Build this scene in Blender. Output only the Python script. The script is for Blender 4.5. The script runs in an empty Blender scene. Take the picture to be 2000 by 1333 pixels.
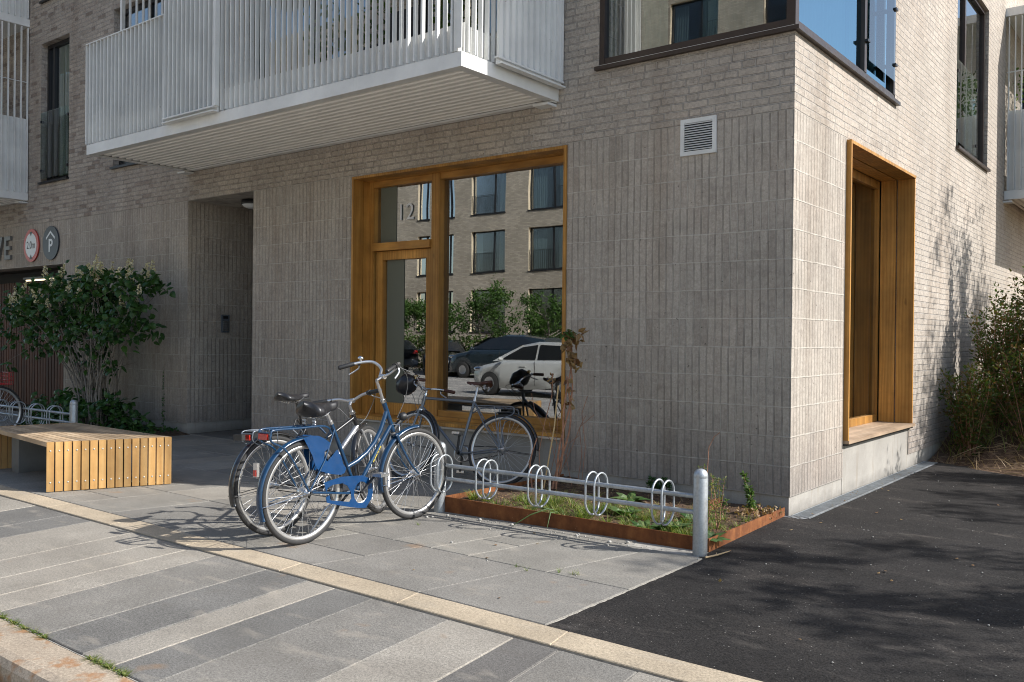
import bpy, math, random
from mathutils import Vector, Matrix, noise
from mathutils.geometry import tessellate_polygon
R_=random.Random(7)
S=bpy.context.scene
COL=S.collection
PI=math.pi
SAND_Z=-.006
# ------------------------------------------------------------------ helpers
class MB:
    """collects shapes and links them as ONE mesh object"""
    def __init__(s): s.v=[];s.f=[];s.m=[];s.sm=[];s.cur=0
    def add(s,vs,fs,smooth=False):
        n=len(s.v); s.v+= [tuple(v) for v in vs]
        for f in fs: s.f.append(tuple(n+i for i in f)); s.m.append(s.cur); s.sm.append(smooth)
        return s
    def mat(s,i): s.cur=i; return s
    def quad(s,a,b,c,d): return s.add([a,b,c,d],[(0,1,2,3)])
    def box(s,x0,x1,y0,y1,z0,z1):
        if x0>x1:x0,x1=x1,x0
        if y0>y1:y0,y1=y1,y0
        if z0>z1:z0,z1=z1,z0
        return s.add([(x0,y0,z0),(x1,y0,z0),(x1,y1,z0),(x0,y1,z0),(x0,y0,z1),(x1,y0,z1),(x1,y1,z1),(x0,y1,z1)],
          [(0,3,2,1),(4,5,6,7),(0,1,5,4),(1,2,6,5),(2,3,7,6),(3,0,4,7)])
    def bbox(s,x0,x1,y0,y1,z0,z1,b=.003):
        """box with chamfered top edges"""
        if x0>x1:x0,x1=x1,x0
        if y0>y1:y0,y1=y1,y0
        return s.add([(x0,y0,z0),(x1,y0,z0),(x1,y1,z0),(x0,y1,z0),(x0,y0,z1-b),(x1,y0,z1-b),(x1,y1,z1-b),(x0,y1,z1-b),
          (x0+b,y0+b,z1),(x1-b,y0+b,z1),(x1-b,y1-b,z1),(x0+b,y1-b,z1)],
          [(0,3,2,1),(8,9,10,11),(0,1,5,4),(1,2,6,5),(2,3,7,6),(3,0,4,7),(4,5,9,8),(5,6,10,9),(6,7,11,10),(7,4,8,11)])
    def tube(s,pts,r,n=8,closed=False,cap=True,flat=None):
        """pts: path; r: radius or list of radii; flat: (sx,sy) squash"""
        pts=[Vector(p) for p in pts]; k=len(pts)
        rs=r if isinstance(r,(list,tuple)) else [r]*k
        fr=[];prev=None
        for i in range(k):
            if closed: t=(pts[(i+1)%k]-pts[i-1])
            else: t=pts[min(i+1,k-1)]-pts[max(i-1,0)]
            if t.length<1e-9:t=Vector((0,0,1))
            t.normalize()
            if prev is None:
                a=Vector((0,0,1)) if abs(t.z)<.9 else Vector((1,0,0))
                u=t.cross(a).normalized()
            else:
                u=prev-t*prev.dot(t)
                u=u.normalized() if u.length>1e-6 else t.orthogonal().normalized()
            prev=u; fr.append((u,t.cross(u)))
        vs=[]
        for i in range(k):
            u,w=fr[i]
            for j in range(n):
                a=2*PI*j/n
                c,d=math.cos(a),math.sin(a)
                if flat: c*=flat[0]; d*=flat[1]
                vs.append(pts[i]+(u*c+w*d)*rs[i])
        fs=[]
        for i in range(k if closed else k-1):
            for j in range(n):
                a=i*n+j;b=i*n+(j+1)%n;i2=(i+1)%k
                fs.append((a,b,i2*n+(j+1)%n,i2*n+j))
        s.add(vs,fs,True)
        if cap and not closed:
            s.add([v for v in vs[:n]],[tuple(range(n-1,-1,-1))]); s.add([v for v in vs[-n:]],[tuple(range(n))])
        return s
    def bar(s,a,b,r,n=8): return s.tube([a,b],r,n)
    def lathe(s,prof,c,axis='z',n=24,ang=None):
        """prof: (r,h) pairs about an axis through c"""
        vs=[];c=Vector(c)
        for r,h in prof:
            for j in range(n):
                a=2*PI*j/n;x,y=r*math.cos(a),r*math.sin(a)
                vs.append(c+Vector({'z':(x,y,h),'x':(h,x,y),'y':(x,h,y)}[axis]))
        fs=[]
        for i in range(len(prof)-1):
            for j in range(n): fs.append((i*n+j,i*n+(j+1)%n,(i+1)*n+(j+1)%n,(i+1)*n+j))
        return s.add(vs,fs,True)
    def prism(s,outer,holes,plane,t0,t1):
        """polygon with holes, extruded; plane(u,v,t)->point"""
        loops=[[Vector((u,v,0)) for u,v in outer]]+[[Vector((u,v,0)) for u,v in h] for h in holes]
        tri=tessellate_polygon(loops); flat=[p for l in loops for p in l]
        for t in (t0,t1): s.add([plane(p.x,p.y,t) for p in flat],[tuple(x) for x in tri])
        for l in loops:
            k=len(l);vs=[plane(p.x,p.y,t0) for p in l]+[plane(p.x,p.y,t1) for p in l]
            s.add(vs,[(i,(i+1)%k,k+(i+1)%k,k+i) for i in range(k)])
        return s
    def blob(s,c,r,seg=12,rings=8,f=None):
        vs=[];c=Vector(c)
        for i in range(rings+1):
            th=PI*i/rings
            for j in range(seg):
                a=2*PI*j/seg
                p=Vector((math.sin(th)*math.cos(a)*r[0],math.sin(th)*math.sin(a)*r[1],math.cos(th)*r[2]))
                if f:p=f(p)
                vs.append(c+p)
        fs=[]
        for i in range(rings):
            for j in range(seg): fs.append((i*seg+j,(i+1)*seg+j,(i+1)*seg+(j+1)%seg,i*seg+(j+1)%seg))
        return s.add(vs,fs,True)
    def xf(s,M,start=0):
        for i in range(start,len(s.v)): s.v[i]=tuple(M@Vector(s.v[i]))
        return s
    def obj(s,name,mats,parent=None,world=True,**props):
        me=bpy.data.meshes.new(name); me.from_pydata(s.v,[],s.f)
        if not isinstance(mats,(list,tuple)):mats=[mats]
        for m in mats: me.materials.append(m)
        me.polygons.foreach_set('material_index',s.m); me.polygons.foreach_set('use_smooth',s.sm)
        me.update()
        o=bpy.data.objects.new(name,me); COL.objects.link(o)
        if parent is not None:
            o.parent=parent
            if world:
                M=world_of(parent); o.matrix_parent_inverse=M.inverted()
        for k,v in props.items(): o[k]=v
        return o
WM={}
def world_of(o):
    M=o.matrix_basis.copy() if o.parent is None else world_of(o.parent)@o.matrix_parent_inverse@o.matrix_basis
    return M
def thing(name,label,cat,loc=(0,0,0),group=None,M=None):
    o=bpy.data.objects.new(name,None); COL.objects.link(o)
    o.empty_display_size=.1
    if M is not None: o.matrix_basis=M
    else: o.location=loc
    o['label']=label;o['category']=cat
    if group:o['group']=group
    return o
def tag(o,label,cat,group=None,kind=None):
    o['label']=label;o['category']=cat
    if group:o['group']=group
    if kind:o['kind']=kind
    return o
def struct(o): o['kind']='structure'; return o
def kids(o): return [c for c in bpy.data.objects if c.parent==o]
def dup_tree(o,parent=None):
    c=o.copy(); COL.objects.link(c)
    if parent is not None:
        c.parent=parent; c.matrix_parent_inverse=o.matrix_parent_inverse.copy()
    for ch in kids(o): dup_tree(ch,c)
    return c
# ------------------------------------------------------------------ node helpers
class NT:
    def __init__(s,name):
        s.m=bpy.data.materials.new(name); s.m.use_nodes=True; s.t=s.m.node_tree; s.t.nodes.clear()
        s.out=s.n('ShaderNodeOutputMaterial')
    def n(s,typ,**kw):
        nd=s.t.nodes.new(typ)
        for k,v in kw.items(): setattr(nd,k,v)
        return nd
    def l(s,a,b): s.t.links.new(a,b)
    def set(s,sock,v):
        if hasattr(v,'is_output') or isinstance(v,bpy.types.NodeSocket): s.l(v,sock)
        else: sock.default_value=v
    def math(s,op,a,b=None,c=None,clamp=False):
        nd=s.n('ShaderNodeMath',operation=op,use_clamp=clamp)
        s.set(nd.inputs[0],a)
        if b is not None:s.set(nd.inputs[1],b)
        if c is not None:s.set(nd.inputs[2],c)
        return nd.outputs[0]
    def mixf(s,f,a,b):
        nd=s.n('ShaderNodeMix',data_type='FLOAT'); s.set(nd.inputs[0],f);s.set(nd.inputs[2],a);s.set(nd.inputs[3],b); return nd.outputs[0]
    def mixc(s,f,a,b,mode='MIX'):
        nd=s.n('ShaderNodeMix',data_type='RGBA',blend_type=mode); s.set(nd.inputs[0],f)
        s.set(nd.inputs[6],c4(a));s.set(nd.inputs[7],c4(b)); return nd.outputs[2]
    def noise(s,vec,scale,detail=3,rough=.5,out=0):
        nd=s.n('ShaderNodeTexNoise'); s.l(vec,nd.inputs['Vector']); nd.inputs['Scale'].default_value=scale
        nd.inputs['Detail'].default_value=detail; nd.inputs['Roughness'].default_value=rough; return nd.outputs[out]
    def white(s,vec):
        nd=s.n('ShaderNodeTexWhiteNoise'); s.l(vec,nd.inputs['Vector']); return nd
    def comb(s,x,y,z):
        nd=s.n('ShaderNodeCombineXYZ'); s.set(nd.inputs[0],x);s.set(nd.inputs[1],y);s.set(nd.inputs[2],z); return nd.outputs[0]
    def ramp(s,f,stops,interp='LINEAR'):
        nd=s.n('ShaderNodeValToRGB'); s.set(nd.inputs[0],f); cr=nd.color_ramp; cr.interpolation=interp
        while len(cr.elements)<len(stops): cr.elements.new(.5)
        for e,(p,c) in zip(cr.elements,stops): e.position=p; e.color=c4(c)
        return nd.outputs[0]
    def mr(s,v,a,b,c=0.,d=1.):
        nd=s.n('ShaderNodeMapRange'); s.set(nd.inputs[0],v)
        for i,x in enumerate((a,b,c,d)): s.set(nd.inputs[i+1],x)
        return nd.outputs[0]
    def pos(s): return s.n('ShaderNodeNewGeometry').outputs['Position']
    def objc(s): return s.n('ShaderNodeTexCoord').outputs['Object']
    def scale(s,vec,xyz):
        nd=s.n('ShaderNodeVectorMath',operation='MULTIPLY'); s.l(vec,nd.inputs[0]); nd.inputs[1].default_value=xyz; return nd.outputs[0]
    def sep(s,vec): nd=s.n('ShaderNodeSeparateXYZ'); s.l(vec,nd.inputs[0]); return nd.outputs
    def bump(s,h,strength=.5,dist=.01,normal=None):
        nd=s.n('ShaderNodeBump'); s.set(nd.inputs['Height'],h); nd.inputs['Strength'].default_value=strength; nd.inputs['Distance'].default_value=dist
        if normal is not None:s.l(normal,nd.inputs['Normal'])
        return nd.outputs[0]
    def bsdf(s,color,rough=.7,metal=0.,normal=None,spec=.5,coat=0.,**kw):
        b=s.n('ShaderNodeBsdfPrincipled'); s.set(b.inputs['Base Color'],c4(color)); s.set(b.inputs['Roughness'],rough); s.set(b.inputs['Metallic'],metal)
        b.inputs['Specular IOR Level'].default_value=spec; b.inputs['Coat Weight'].default_value=coat
        if coat: b.inputs['Coat Roughness'].default_value=.08
        if normal is not None:s.l(normal,b.inputs['Normal'])
        for k,v in kw.items(): s.set(b.inputs[k.replace('_',' ')],v)
        s.l(b.outputs[0],s.out.inputs[0]); return b
def c4(c):
    if isinstance(c,(tuple,list)) and len(c)==3: return (*c,1.)
    return c
# ------------------------------------------------------------------ materials
VTOP=3.27; VB=.15
def brick(name,ua,lo=0):
    m=NT(name); P=m.pos(); x=m.sep(P); u=x[ua]; z=x[2]
    wob=m.noise(P,3.0,2); wob=m.math('MULTIPLY_ADD',wob,.012,-.006)
    u=m.math('ADD',u,wob); wz=m.math('MULTIPLY_ADD',m.noise(m.scale(P,(1.3,1.3,1.3)),2.2,3),.016,-.008)
    zz=m.math('ADD',z,wz)
    H=m.math('GREATER_THAN',zz,VTOP)
    if ua==1: H=m.math('MAXIMUM',H,m.math('MULTIPLY',m.math('GREATER_THAN',x[1],1.9),m.math('GREATER_THAN',x[0],-1.)))
    W=m.mixf(H,.0667,.24); Hh=m.mixf(H,.24,.0667)
    cv=m.math('DIVIDE',m.math('SUBTRACT',zz,m.mixf(H,VB,VTOP)),Hh)
    row=m.math('FLOOR',cv)
    half=m.math('MULTIPLY',m.math('MODULO',m.math('ADD',row,100.),3.),.333)
    jit=m.math('MULTIPLY',m.white(m.comb(row,7.,0.)).outputs[0],m.mixf(H,.12,.22))
    off=m.math('ADD',m.math('MULTIPLY',half,H),jit)
    cu=m.math('ADD',m.math('DIVIDE',u,W),off); col=m.math('FLOOR',cu)
    fu=m.math('FRACT',cu); fv=m.math('FRACT',cv)
    split=m.math('MULTIPLY',m.math('LESS_THAN',m.white(m.comb(col,row,21.)).outputs[0],.34),H)
    ms=m.math('ABSOLUTE',m.math('SUBTRACT',fu,.5)); mm=m.math('MINIMUM',fu,m.math('SUBTRACT',1.,fu))
    du=m.math('MULTIPLY',m.mixf(split,mm,m.math('MINIMUM',mm,ms)),W)
    col=m.math('ADD',col,m.math('MULTIPLY',m.math('MULTIPLY',split,m.math('GREATER_THAN',fu,.5)),.5))
    dv=m.math('MULTIPLY',m.math('MINIMUM',fv,m.math('SUBTRACT',1.,fv)),Hh)
    # vertical joints in the stacked zone are tighter than the bed joints
    du=m.math('ADD',du,m.mixf(H,.0012,.0))
    d=m.math('MINIMUM',du,dv)
    d=m.math('ADD',d,m.math('MULTIPLY_ADD',m.noise(P,70,3),.006,-.003))
    mask=m.mr(d,.0042,.0075)
    rnd=m.white(m.comb(col,row,m.math('MULTIPLY',H,9.))).outputs[0]
    rnd2=m.white(m.comb(row,col,3.)).outputs[0]
    up=m.ramp(rnd,[(0,(.31,.282,.255)),(.10,(.345,.316,.286)),(.5,(.365,.335,.304)),(.85,(.378,.348,.316)),(1,(.395,.365,.332))])
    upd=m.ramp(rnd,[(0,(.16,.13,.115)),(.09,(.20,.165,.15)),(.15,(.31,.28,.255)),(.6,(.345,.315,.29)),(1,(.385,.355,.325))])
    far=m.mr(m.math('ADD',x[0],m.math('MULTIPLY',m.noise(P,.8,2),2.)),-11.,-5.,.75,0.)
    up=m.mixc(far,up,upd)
    lowc=m.ramp(rnd,[(0,(.30,.275,.25)),(.12,(.335,.31,.284)),(.8,(.365,.34,.312)),(1,(.39,.365,.335))])
    c=m.mixc(H,lowc,up)
    blotch=m.mr(m.noise(P,.7,5,.65),.36,.64,.86,1.12)
    c=m.mixc(1.,c,m.comb(blotch,blotch,blotch),'MULTIPLY')
    fine=m.math('MULTIPLY',m.mr(m.noise(P,40,5,.8),.40,.60,m.mixf(H,.86,.80),m.mixf(H,1.12,1.16)),m.mr(m.noise(P,14,4,.7),.38,.62,.90,1.09))
    c=m.mixc(1.,c,m.comb(fine,fine,fine),'MULTIPLY')
    # slurry and drag marks along the brick
    st=m.noise(m.scale(P,(75,75,7)),1.,4,.65); st2=m.noise(m.scale(P,(7,7,75)),1.,4,.65)
    stv=m.mixf(H,st,st2)
    c=m.mixc(m.mr(stv,.50,.72,0.,.24),c,(.50,.47,.43))
    c=m.mixc(m.mr(stv,.50,.30,0.,.17),c,(.22,.195,.175))
    c=m.mixc(m.mr(m.noise(P,19,4,.7),.66,.74,0.,.6),c,(.60,.57,.52))
    c=m.mixc(m.mr(m.noise(P,33,3,.6),.69,.76,0.,.6),c,(.13,.11,.10))
    tintn=m.noise(P,1.3,3)
    c=m.mixc(m.mr(m.noise(m.scale(P,(1.,1.,1.6)),2.6,5,.65),.50,.68,0.,.40),c,(.40,.375,.345))
    c=m.mixc(m.mr(tintn,.45,.7,0.,.35),c,m.mixc(1.,c,(1.06,.98,.92),'MULTIPLY'))
    mort=m.mixc(H,m.mixc(m.mr(m.noise(P,9,3),.35,.65),(.41,.37,.315),(.56,.515,.44)),m.mixc(m.mr(m.noise(P,9,3),.35,.65),(.30,.27,.235),(.46,.42,.37)))
    # joints are sharp in places and smeared over in others
    smear=m.mr(m.noise(P,3.1,4,.6),.42,.60,.72,1.)
    smear=m.mixf(H,smear,m.math('MAXIMUM',smear,.75))
    jm=m.math('MULTIPLY',m.math('SUBTRACT',1.,mask),smear)
    c=m.mixc(1.,c,(1.17,1.11,1.02),'MULTIPLY')
    vj=m.math('LESS_THAN',du,dv)
    vdark=m.math('MULTIPLY',m.math('MULTIPLY',vj,m.math('SUBTRACT',1.,H)),m.mr(m.noise(m.scale(P,(2.4,2.4,1.1)),1.,4,.6),.40,.56,.0,1.) if ua==0 else m.math('MULTIPLY',m.math('SUBTRACT',1.,H),vj))
    mort=m.mixc(m.math('MULTIPLY',vdark,.5),mort,(.20,.17,.14))
    c=m.mixc(jm,c,mort)
    selj=m.math('MAXIMUM',H,vj)
    arris_shade=m.math('MULTIPLY',m.mr(m.math('ABSOLUTE',m.math('SUBTRACT',d,.0068)),.0,.0018,1.,0.),m.mr(m.noise(P,6,3,.6),.44,.60,.0,.8))  # shadow line along the brick edges, painted into the colour
    arris_shade=m.math('MULTIPLY',arris_shade,m.mixf(H,m.mixf(vj,.35,.85),.35))
    c=m.mixc(arris_shade,c,(.13,.11,.095))
    foot_tone=m.mr(m.math('ADD',z,m.math('MULTIPLY',m.noise(m.scale(P,(5,5,1)),1.,4,.6),.7)),.55,1.15,.74,1.)  # brick tone gets darker towards the foot of the wall
    c=m.mixc(1.,c,m.comb(foot_tone,foot_tone,m.math('MULTIPLY_ADD',foot_tone,.9,.1)),'MULTIPLY')
    run=m.mr(m.noise(m.scale(P,(2.2,2.2,.22)),1.,4,.6),.54,.70,0.,.38); c=m.mixc(run,c,m.mixc(1.,c,(.62,.56,.50),'MULTIPLY'))
    pit=m.mr(m.noise(P,26,2,.5),.70,.75,0.,.8); c=m.mixc(pit,c,(.10,.085,.07))
    h=m.math('SUBTRACT',1.,m.math('MULTIPLY',jm,m.mixf(selj,-.5,1.)))
    h=m.math('ADD',h,m.math('MULTIPLY',m.math('MULTIPLY',rnd2,.35),mask))
    h=m.math('ADD',h,m.math('MULTIPLY',m.noise(P,80,4,.7),.32))
    h=m.math('ADD',h,m.math('MULTIPLY',stv,.22))
    m.bsdf(c,.92,normal=m.bump(h,1.,.009),spec=.25)
    return m.m
def simple(name,col,rough=.5,metal=0.,spec=.5,coat=0.,bumps=None,var=None,obj=True):
    m=NT(name); P=m.objc() if obj else m.pos(); c=c4(col); nrm=None
    if var:
        sc,amt=var; n=m.mr(m.noise(P,sc,4,.6),.3,.7,1-amt,1+amt); c=m.mixc(1.,c,m.comb(n,n,n),'MULTIPLY')
    r=rough
    if var: r=m.mr(m.noise(P,var[0]*2.3,3),.3,.7,max(0,rough-.08),min(1,rough+.1))
    if bumps: nrm=m.bump(m.noise(P,bumps[0],4,.6),bumps[1],bumps[2])
    m.bsdf(c,r,metal,nrm,spec,coat); return m.m
def wood(name,c0,c1,c2,axis=2,rough=.55,grain=1.,board=None):
    """axis: grain direction"""
    m=NT(name); P=m.objc(); sc=[20*grain]*3; sc[axis]=1.6*grain
    seed=m.n('ShaderNodeObjectInfo').outputs['Random']
    isl=m.n('ShaderNodeNewGeometry').outputs['Random Per Island']
    v=m.n('ShaderNodeVectorMath',operation='ADD'); m.l(m.scale(P,tuple(sc)),v.inputs[0])
    off=m.math('ADD',m.math('MULTIPLY',seed,50.),m.math('MULTIPLY',isl,90.)); m.l(m.comb(off,off,off),v.inputs[1])
    n1=m.noise(v.outputs[0],1.,5,.65); n2=m.noise(v.outputs[0],.35,2)
    w=m.n('ShaderNodeTexWave'); w.inputs['Scale'].default_value=.42; w.inputs['Distortion'].default_value=7; w.inputs['Detail'].default_value=3
    m.l(v.outputs[0],w.inputs['Vector'])
    f=m.math('ADD',m.math('MULTIPLY',n1,.78),m.math('MULTIPLY',w.outputs['Fac'],.22))
    c=m.ramp(f,[(.12,c0),(.5,c1),(.88,c2)])
    k=m.math('MULTIPLY_ADD',isl,.42,.76); k=m.math('MULTIPLY',k,m.mr(n2,.36,.64,.78,1.14)); k=m.math('MULTIPLY',k,m.mr(m.noise(P,2.1,4,.65),.36,.64,.80,1.12)); c=m.mixc(1.,c,m.comb(k,k,k),'MULTIPLY')
    kn=m.noise(m.scale(P,(9,9,5)),1.,2); c=m.mixc(m.mr(kn,.74,.80,0.,.6),c,tuple(x*.35 for x in c0))
    m.bsdf(c,rough,normal=m.bump(f,.35,.002),spec=.35); return m.m
def granite(name,col,amt=.22,warm=0.,rust=0):
    m=NT(name); P=m.pos()
    n=m.noise(P,170,2,.75); n2=m.noise(P,1.7,5,.65); n3=m.noise(P,75,3,.7)
    k=m.math('ADD',m.mr(n,.40,.60,1-amt,1+amt),m.mr(n3,.38,.62,-.20,.20)); k=m.math('MULTIPLY',k,m.mr(n2,.36,.64,.86,1.12))
    isl=m.n('ShaderNodeNewGeometry').outputs['Random Per Island']; k=m.math('MULTIPLY',k,m.math('MULTIPLY_ADD',isl,.14,.93))
    c=m.mixc(1.,c4(col),m.comb(k,k,k),'MULTIPLY')
    # trodden-in dirt and a few rusty or dark spots
    c=m.mixc(m.mr(m.noise(P,.9,5,.7),.45,.75,0.,.4),c,tuple(x*.74*(1+.05*(2-i)) for i,x in enumerate(col)))
    c=m.mixc(m.mr(m.noise(P,2.1,3,.6),.66,.72,0.,.45),c,(.26,.16,.085))
    c=m.mixc(m.mr(m.noise(P,4.5,5,.7),.56,.70,0.,.30),c,(.11,.10,.088))
    c=m.mixc(m.mr(m.noise(m.scale(P,(1.5,4,1)),1.6,4,.6),.57,.68,0.,.28),c,(.40,.37,.32))
    if rust: c=m.mixc(m.mr(m.noise(P,7,4,.6),.52,.62,0.,.75),c,(.30,.15,.06))
    c=m.mixc(1.,c,(1.05,.995,.92),'MULTIPLY')
    v=m.n('ShaderNodeTexVoronoi'); v.inputs['Scale'].default_value=2.3; m.l(P,v.inputs['Vector'])
    c=m.mixc(m.mr(v.outputs['Distance'],.012,.02,.75,0.),c,(.06,.055,.05))
    m.bsdf(c,.82,normal=m.bump(m.math('ADD',n,m.noise(P,30,2)),.35,.003),spec=.3); return m.m
M={}
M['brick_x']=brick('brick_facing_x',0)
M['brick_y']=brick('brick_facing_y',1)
def concrete(name,col):
    m=NT(name); P=m.pos(); k=m.mr(m.noise(P,2.2,6,.65),.3,.7,.82,1.12); c=m.mixc(1.,c4(col),m.comb(k,k,k),'MULTIPLY')
    k2=m.mr(m.noise(P,140,3,.6),.3,.7,.92,1.08); c=m.mixc(1.,c,m.comb(k2,k2,k2),'MULTIPLY')
    c=m.mixc(m.mr(m.noise(m.scale(P,(9,9,1.2)),1.,4,.6),.55,.70,0.,.45),c,(.22,.17,.12))
    lowd=m.mr(m.math('ADD',m.sep(P)[2],m.math('MULTIPLY',m.noise(P,9,4,.6),.12)),.05,.16,.68,1.); c=m.mixc(1.,c,m.comb(lowd,lowd,lowd),'MULTIPLY')
    m.bsdf(c,.88,normal=m.bump(m.math('ADD',m.noise(P,60,4),m.noise(P,6,2)),.3,.004),spec=.3); return m.m
M['plinth']=concrete('plinth_render',(.37,.345,.305))
M['conc']=concrete('grey_concrete',(.20,.205,.20))
def lacq():
    m=NT('white_lacquered_metal'); P=m.pos(); k=m.mr(m.noise(P,2.5,4,.6),.35,.65,.90,1.05); c=m.mixc(1.,(.74,.735,.70),m.comb(k,k,k),'MULTIPLY')
    c=m.mixc(m.mr(m.noise(m.scale(P,(9,9,1.1)),1.,5,.65),.60,.76,0.,.22),c,(.42,.38,.30))
    c=m.mixc(m.mr(m.noise(P,26,3,.6),.70,.76,0.,.6),c,(.30,.24,.16))
    m.bsdf(c,m.mr(m.noise(P,7,3),.3,.7,.36,.55),spec=.4); return m.m
M['white']=lacq()
M['soffit']=simple('cream_lacquered_sheet',(.87,.84,.77),.5,var=(3,.05))
M['bronze']=simple('dark_bronze_frame',(.052,.036,.028),.38,.3,var=(6,.15))
M['black_frame']=simple('black_window_frame',(.022,.022,.024),.4,.2)
M['oak']=wood('oiled_oak',(.27,.115,.022),(.45,.215,.045),(.58,.31,.085),2)
M['oak_h']=wood('oiled_oak_lying',(.27,.115,.022),(.45,.215,.045),(.58,.31,.085),0)
M['oak_y']=wood('oiled_oak_lying_y',(.30,.20,.12),(.42,.30,.20),(.50,.38,.27),1)
M['bench_v']=wood('bench_hardwood_upright',(.34,.17,.052),(.47,.27,.095),(.56,.36,.15),2,.6)
M['bench_h']=wood('bench_hardwood_lying',(.31,.21,.13),(.43,.31,.19),(.50,.38,.26),0,.65)
M['slat_dark']=wood('dark_brown_slats',(.06,.022,.010),(.10,.038,.018),(.14,.058,.028),2,.6)
def galv():
    m=NT('galvanized_steel'); P=m.objc(); v=m.n('ShaderNodeTexVoronoi'); v.inputs['Scale'].default_value=70; m.l(P,v.inputs['Vector'])
    k=m.mr(v.outputs['Distance'],0,.8,.88,1.1); k=m.math('MULTIPLY',k,m.mr(m.noise(m.scale(P,(10,10,2)),1.,4),.3,.7,.78,1.12))
    c=m.mixc(1.,(.44,.465,.48),m.comb(k,k,k),'MULTIPLY')
    m.bsdf(c,m.mr(m.noise(P,12,3),.3,.7,.36,.58),.72,m.bump(m.noise(P,8,3),.12,.01)); return m.m
M['galv']=galv()
def corten():
    m=NT('corten_steel'); P=m.pos(); n=m.noise(P,6,6,.7); n2=m.noise(m.scale(P,(14,14,3)),1.,4,.6)
    c=m.ramp(m.math('ADD',m.math('MULTIPLY',n,.6),m.math('MULTIPLY',n2,.4)),[(.3,(.075,.028,.014)),(.5,(.19,.068,.024)),(.7,(.33,.135,.045))])
    c=m.mixc(m.mr(m.noise(P,90,2),.70,.76,0.,.6),c,(.5,.33,.2))
    m.bsdf(c,.85,.1,m.bump(m.noise(P,60,4),.4,.002),spec=.3); return m.m
M['corten']=corten()
def asphalt(name,base,dust=.06):
    m=NT(name); P=m.pos(); n=m.noise(P,110,4,.8); k=m.mr(n,.38,.62,.30,1.8); big=m.mr(m.noise(P,1.1,6,.7),.3,.7,.72,1.35); k=m.math('MULTIPLY',k,big)
    c=m.mixc(1.,c4(base),m.comb(k,k,k),'MULTIPLY')
    v=m.n('ShaderNodeTexVoronoi'); v.inputs['Scale'].default_value=38; m.l(P,v.inputs['Vector'])
    sel=m.math('GREATER_THAN',m.sep(v.outputs['Color'])[0],.62)
    c=m.mixc(m.math('MULTIPLY',m.mr(v.outputs['Distance'],.06,.13,1.,0.),sel),c,(.34,.32,.29))
    c=m.mixc(m.mr(m.noise(m.scale(P,(.7,1.8,1)),2.2,5,.7),.58,.72,0.,dust*4),c,(.20,.175,.15))
    c=m.mixc(m.mr(m.noise(m.scale(P,(.5,1.6,1)),1.3,5,.7),.52,.66,0.,.55),c,m.mixc(1.,c,(2.1,2.0,1.9),'MULTIPLY'))
    c=m.mixc(m.mr(m.noise(m.scale(P,(1.4,.6,1)),1.1,3,.6),.58,.66,0.,.5),c,m.mixc(1.,c,(.55,.55,.55),'MULTIPLY'))
    h=m.math('ADD',n,m.math('MULTIPLY',m.noise(P,90,3),.8))
    m.bsdf(c,.93,normal=m.bump(h,.8,.006),spec=.2); return m.m
M['asphalt']=asphalt('dark_asphalt',(.022,.0198,.0182))
M['road']=asphalt('street_asphalt',(.30,.285,.262),.03)
M['g_light']=granite('granite_light',(.270,.258,.234)); M['g_mid']=granite('granite_mid',(.195,.192,.182),.26)
M['g_dark']=granite('granite_dark',(.148,.149,.146),.28); M['g_darker']=granite('granite_darker',(.135,.133,.130),.28)
M['g_warm']=granite('granite_yellow',(.40,.345,.265),.14); M['g_inner']=granite('granite_inner',(.222,.218,.203),.22)
M['joint']=simple('joint_sand',(.36,.335,.29),.95,var=(30,.3),obj=False)
M['dirt']=simple('dark_dirt',(.035,.030,.024),.95,var=(30,.3),obj=False)
def soil():
    m=NT('dry_soil'); P=m.pos(); k=m.noise(P,14,6,.75)
    c=m.ramp(k,[(.3,(.035,.022,.014)),(.5,(.11,.07,.045)),(.7,(.24,.165,.11))]); m.bsdf(c,.95,normal=m.bump(m.noise(P,50,5,.7),1.,.02),spec=.2); return m.m
M['soil']=soil()
def glass(name,tint=(.62,.70,.66),refl=.30,ior=1.5,rough=0.,gcol=(.95,.97,.97)):
    m=NT(name); t=m.n('ShaderNodeBsdfTransparent'); t.inputs[0].default_value=c4(tint)
    g=m.n('ShaderNodeBsdfGlossy'); g.inputs['Roughness'].default_value=rough; g.inputs['Color'].default_value=(*gcol,1)
    f=m.n('ShaderNodeFresnel'); f.inputs['IOR'].default_value=ior
    P=m.pos(); nb=m.bump(m.noise(P,1.1,1),.05,.02); m.l(nb,g.inputs['Normal'])
    fac=m.math('ADD',m.math('MULTIPLY',f.outputs[0],1-refl),refl,clamp=True)
    x=m.n('ShaderNodeMixShader'); m.l(fac,x.inputs[0]); m.l(t.outputs[0],x.inputs[1]); m.l(g.outputs[0],x.inputs[2]); m.l(x.outputs[0],m.out.inputs[0]); return m.m
M['glass']=glass('shop_glass',(.60,.64,.58),.34)
M['glass_up']=glass('coated_window_glass',(.60,.72,.68),.22); M['glass_sky']=glass('sky_tinted_window_glass',(.50,.66,.72),.40,gcol=(.50,.74,.86))  # corner side panes: blue of the reflected sky is put into their tint
M['glass_opp']=glass('plain_window_glass',(.55,.62,.60),.05); M['glass_rail']=glass('clear_guard_glass',(.82,.92,.90),.06)
M['glass_dark']=glass('car_glass',(.10,.12,.12),.08)
M['rubber']=simple('black_rubber',(.028,.027,.026),.78,bumps=(220,.5,.002))
M['chrome']=simple('chrome',(.72,.73,.74),.16,1.)
M['alu']=simple('brushed_aluminium',(.60,.60,.60),.34,.95)
M['rim']=simple('matt_silver_rim',(.58,.57,.55),.30,.75)
M['blue']=simple('blue_bicycle_paint',(.003,.034,.086),.30,0.,.5,.8)
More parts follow.
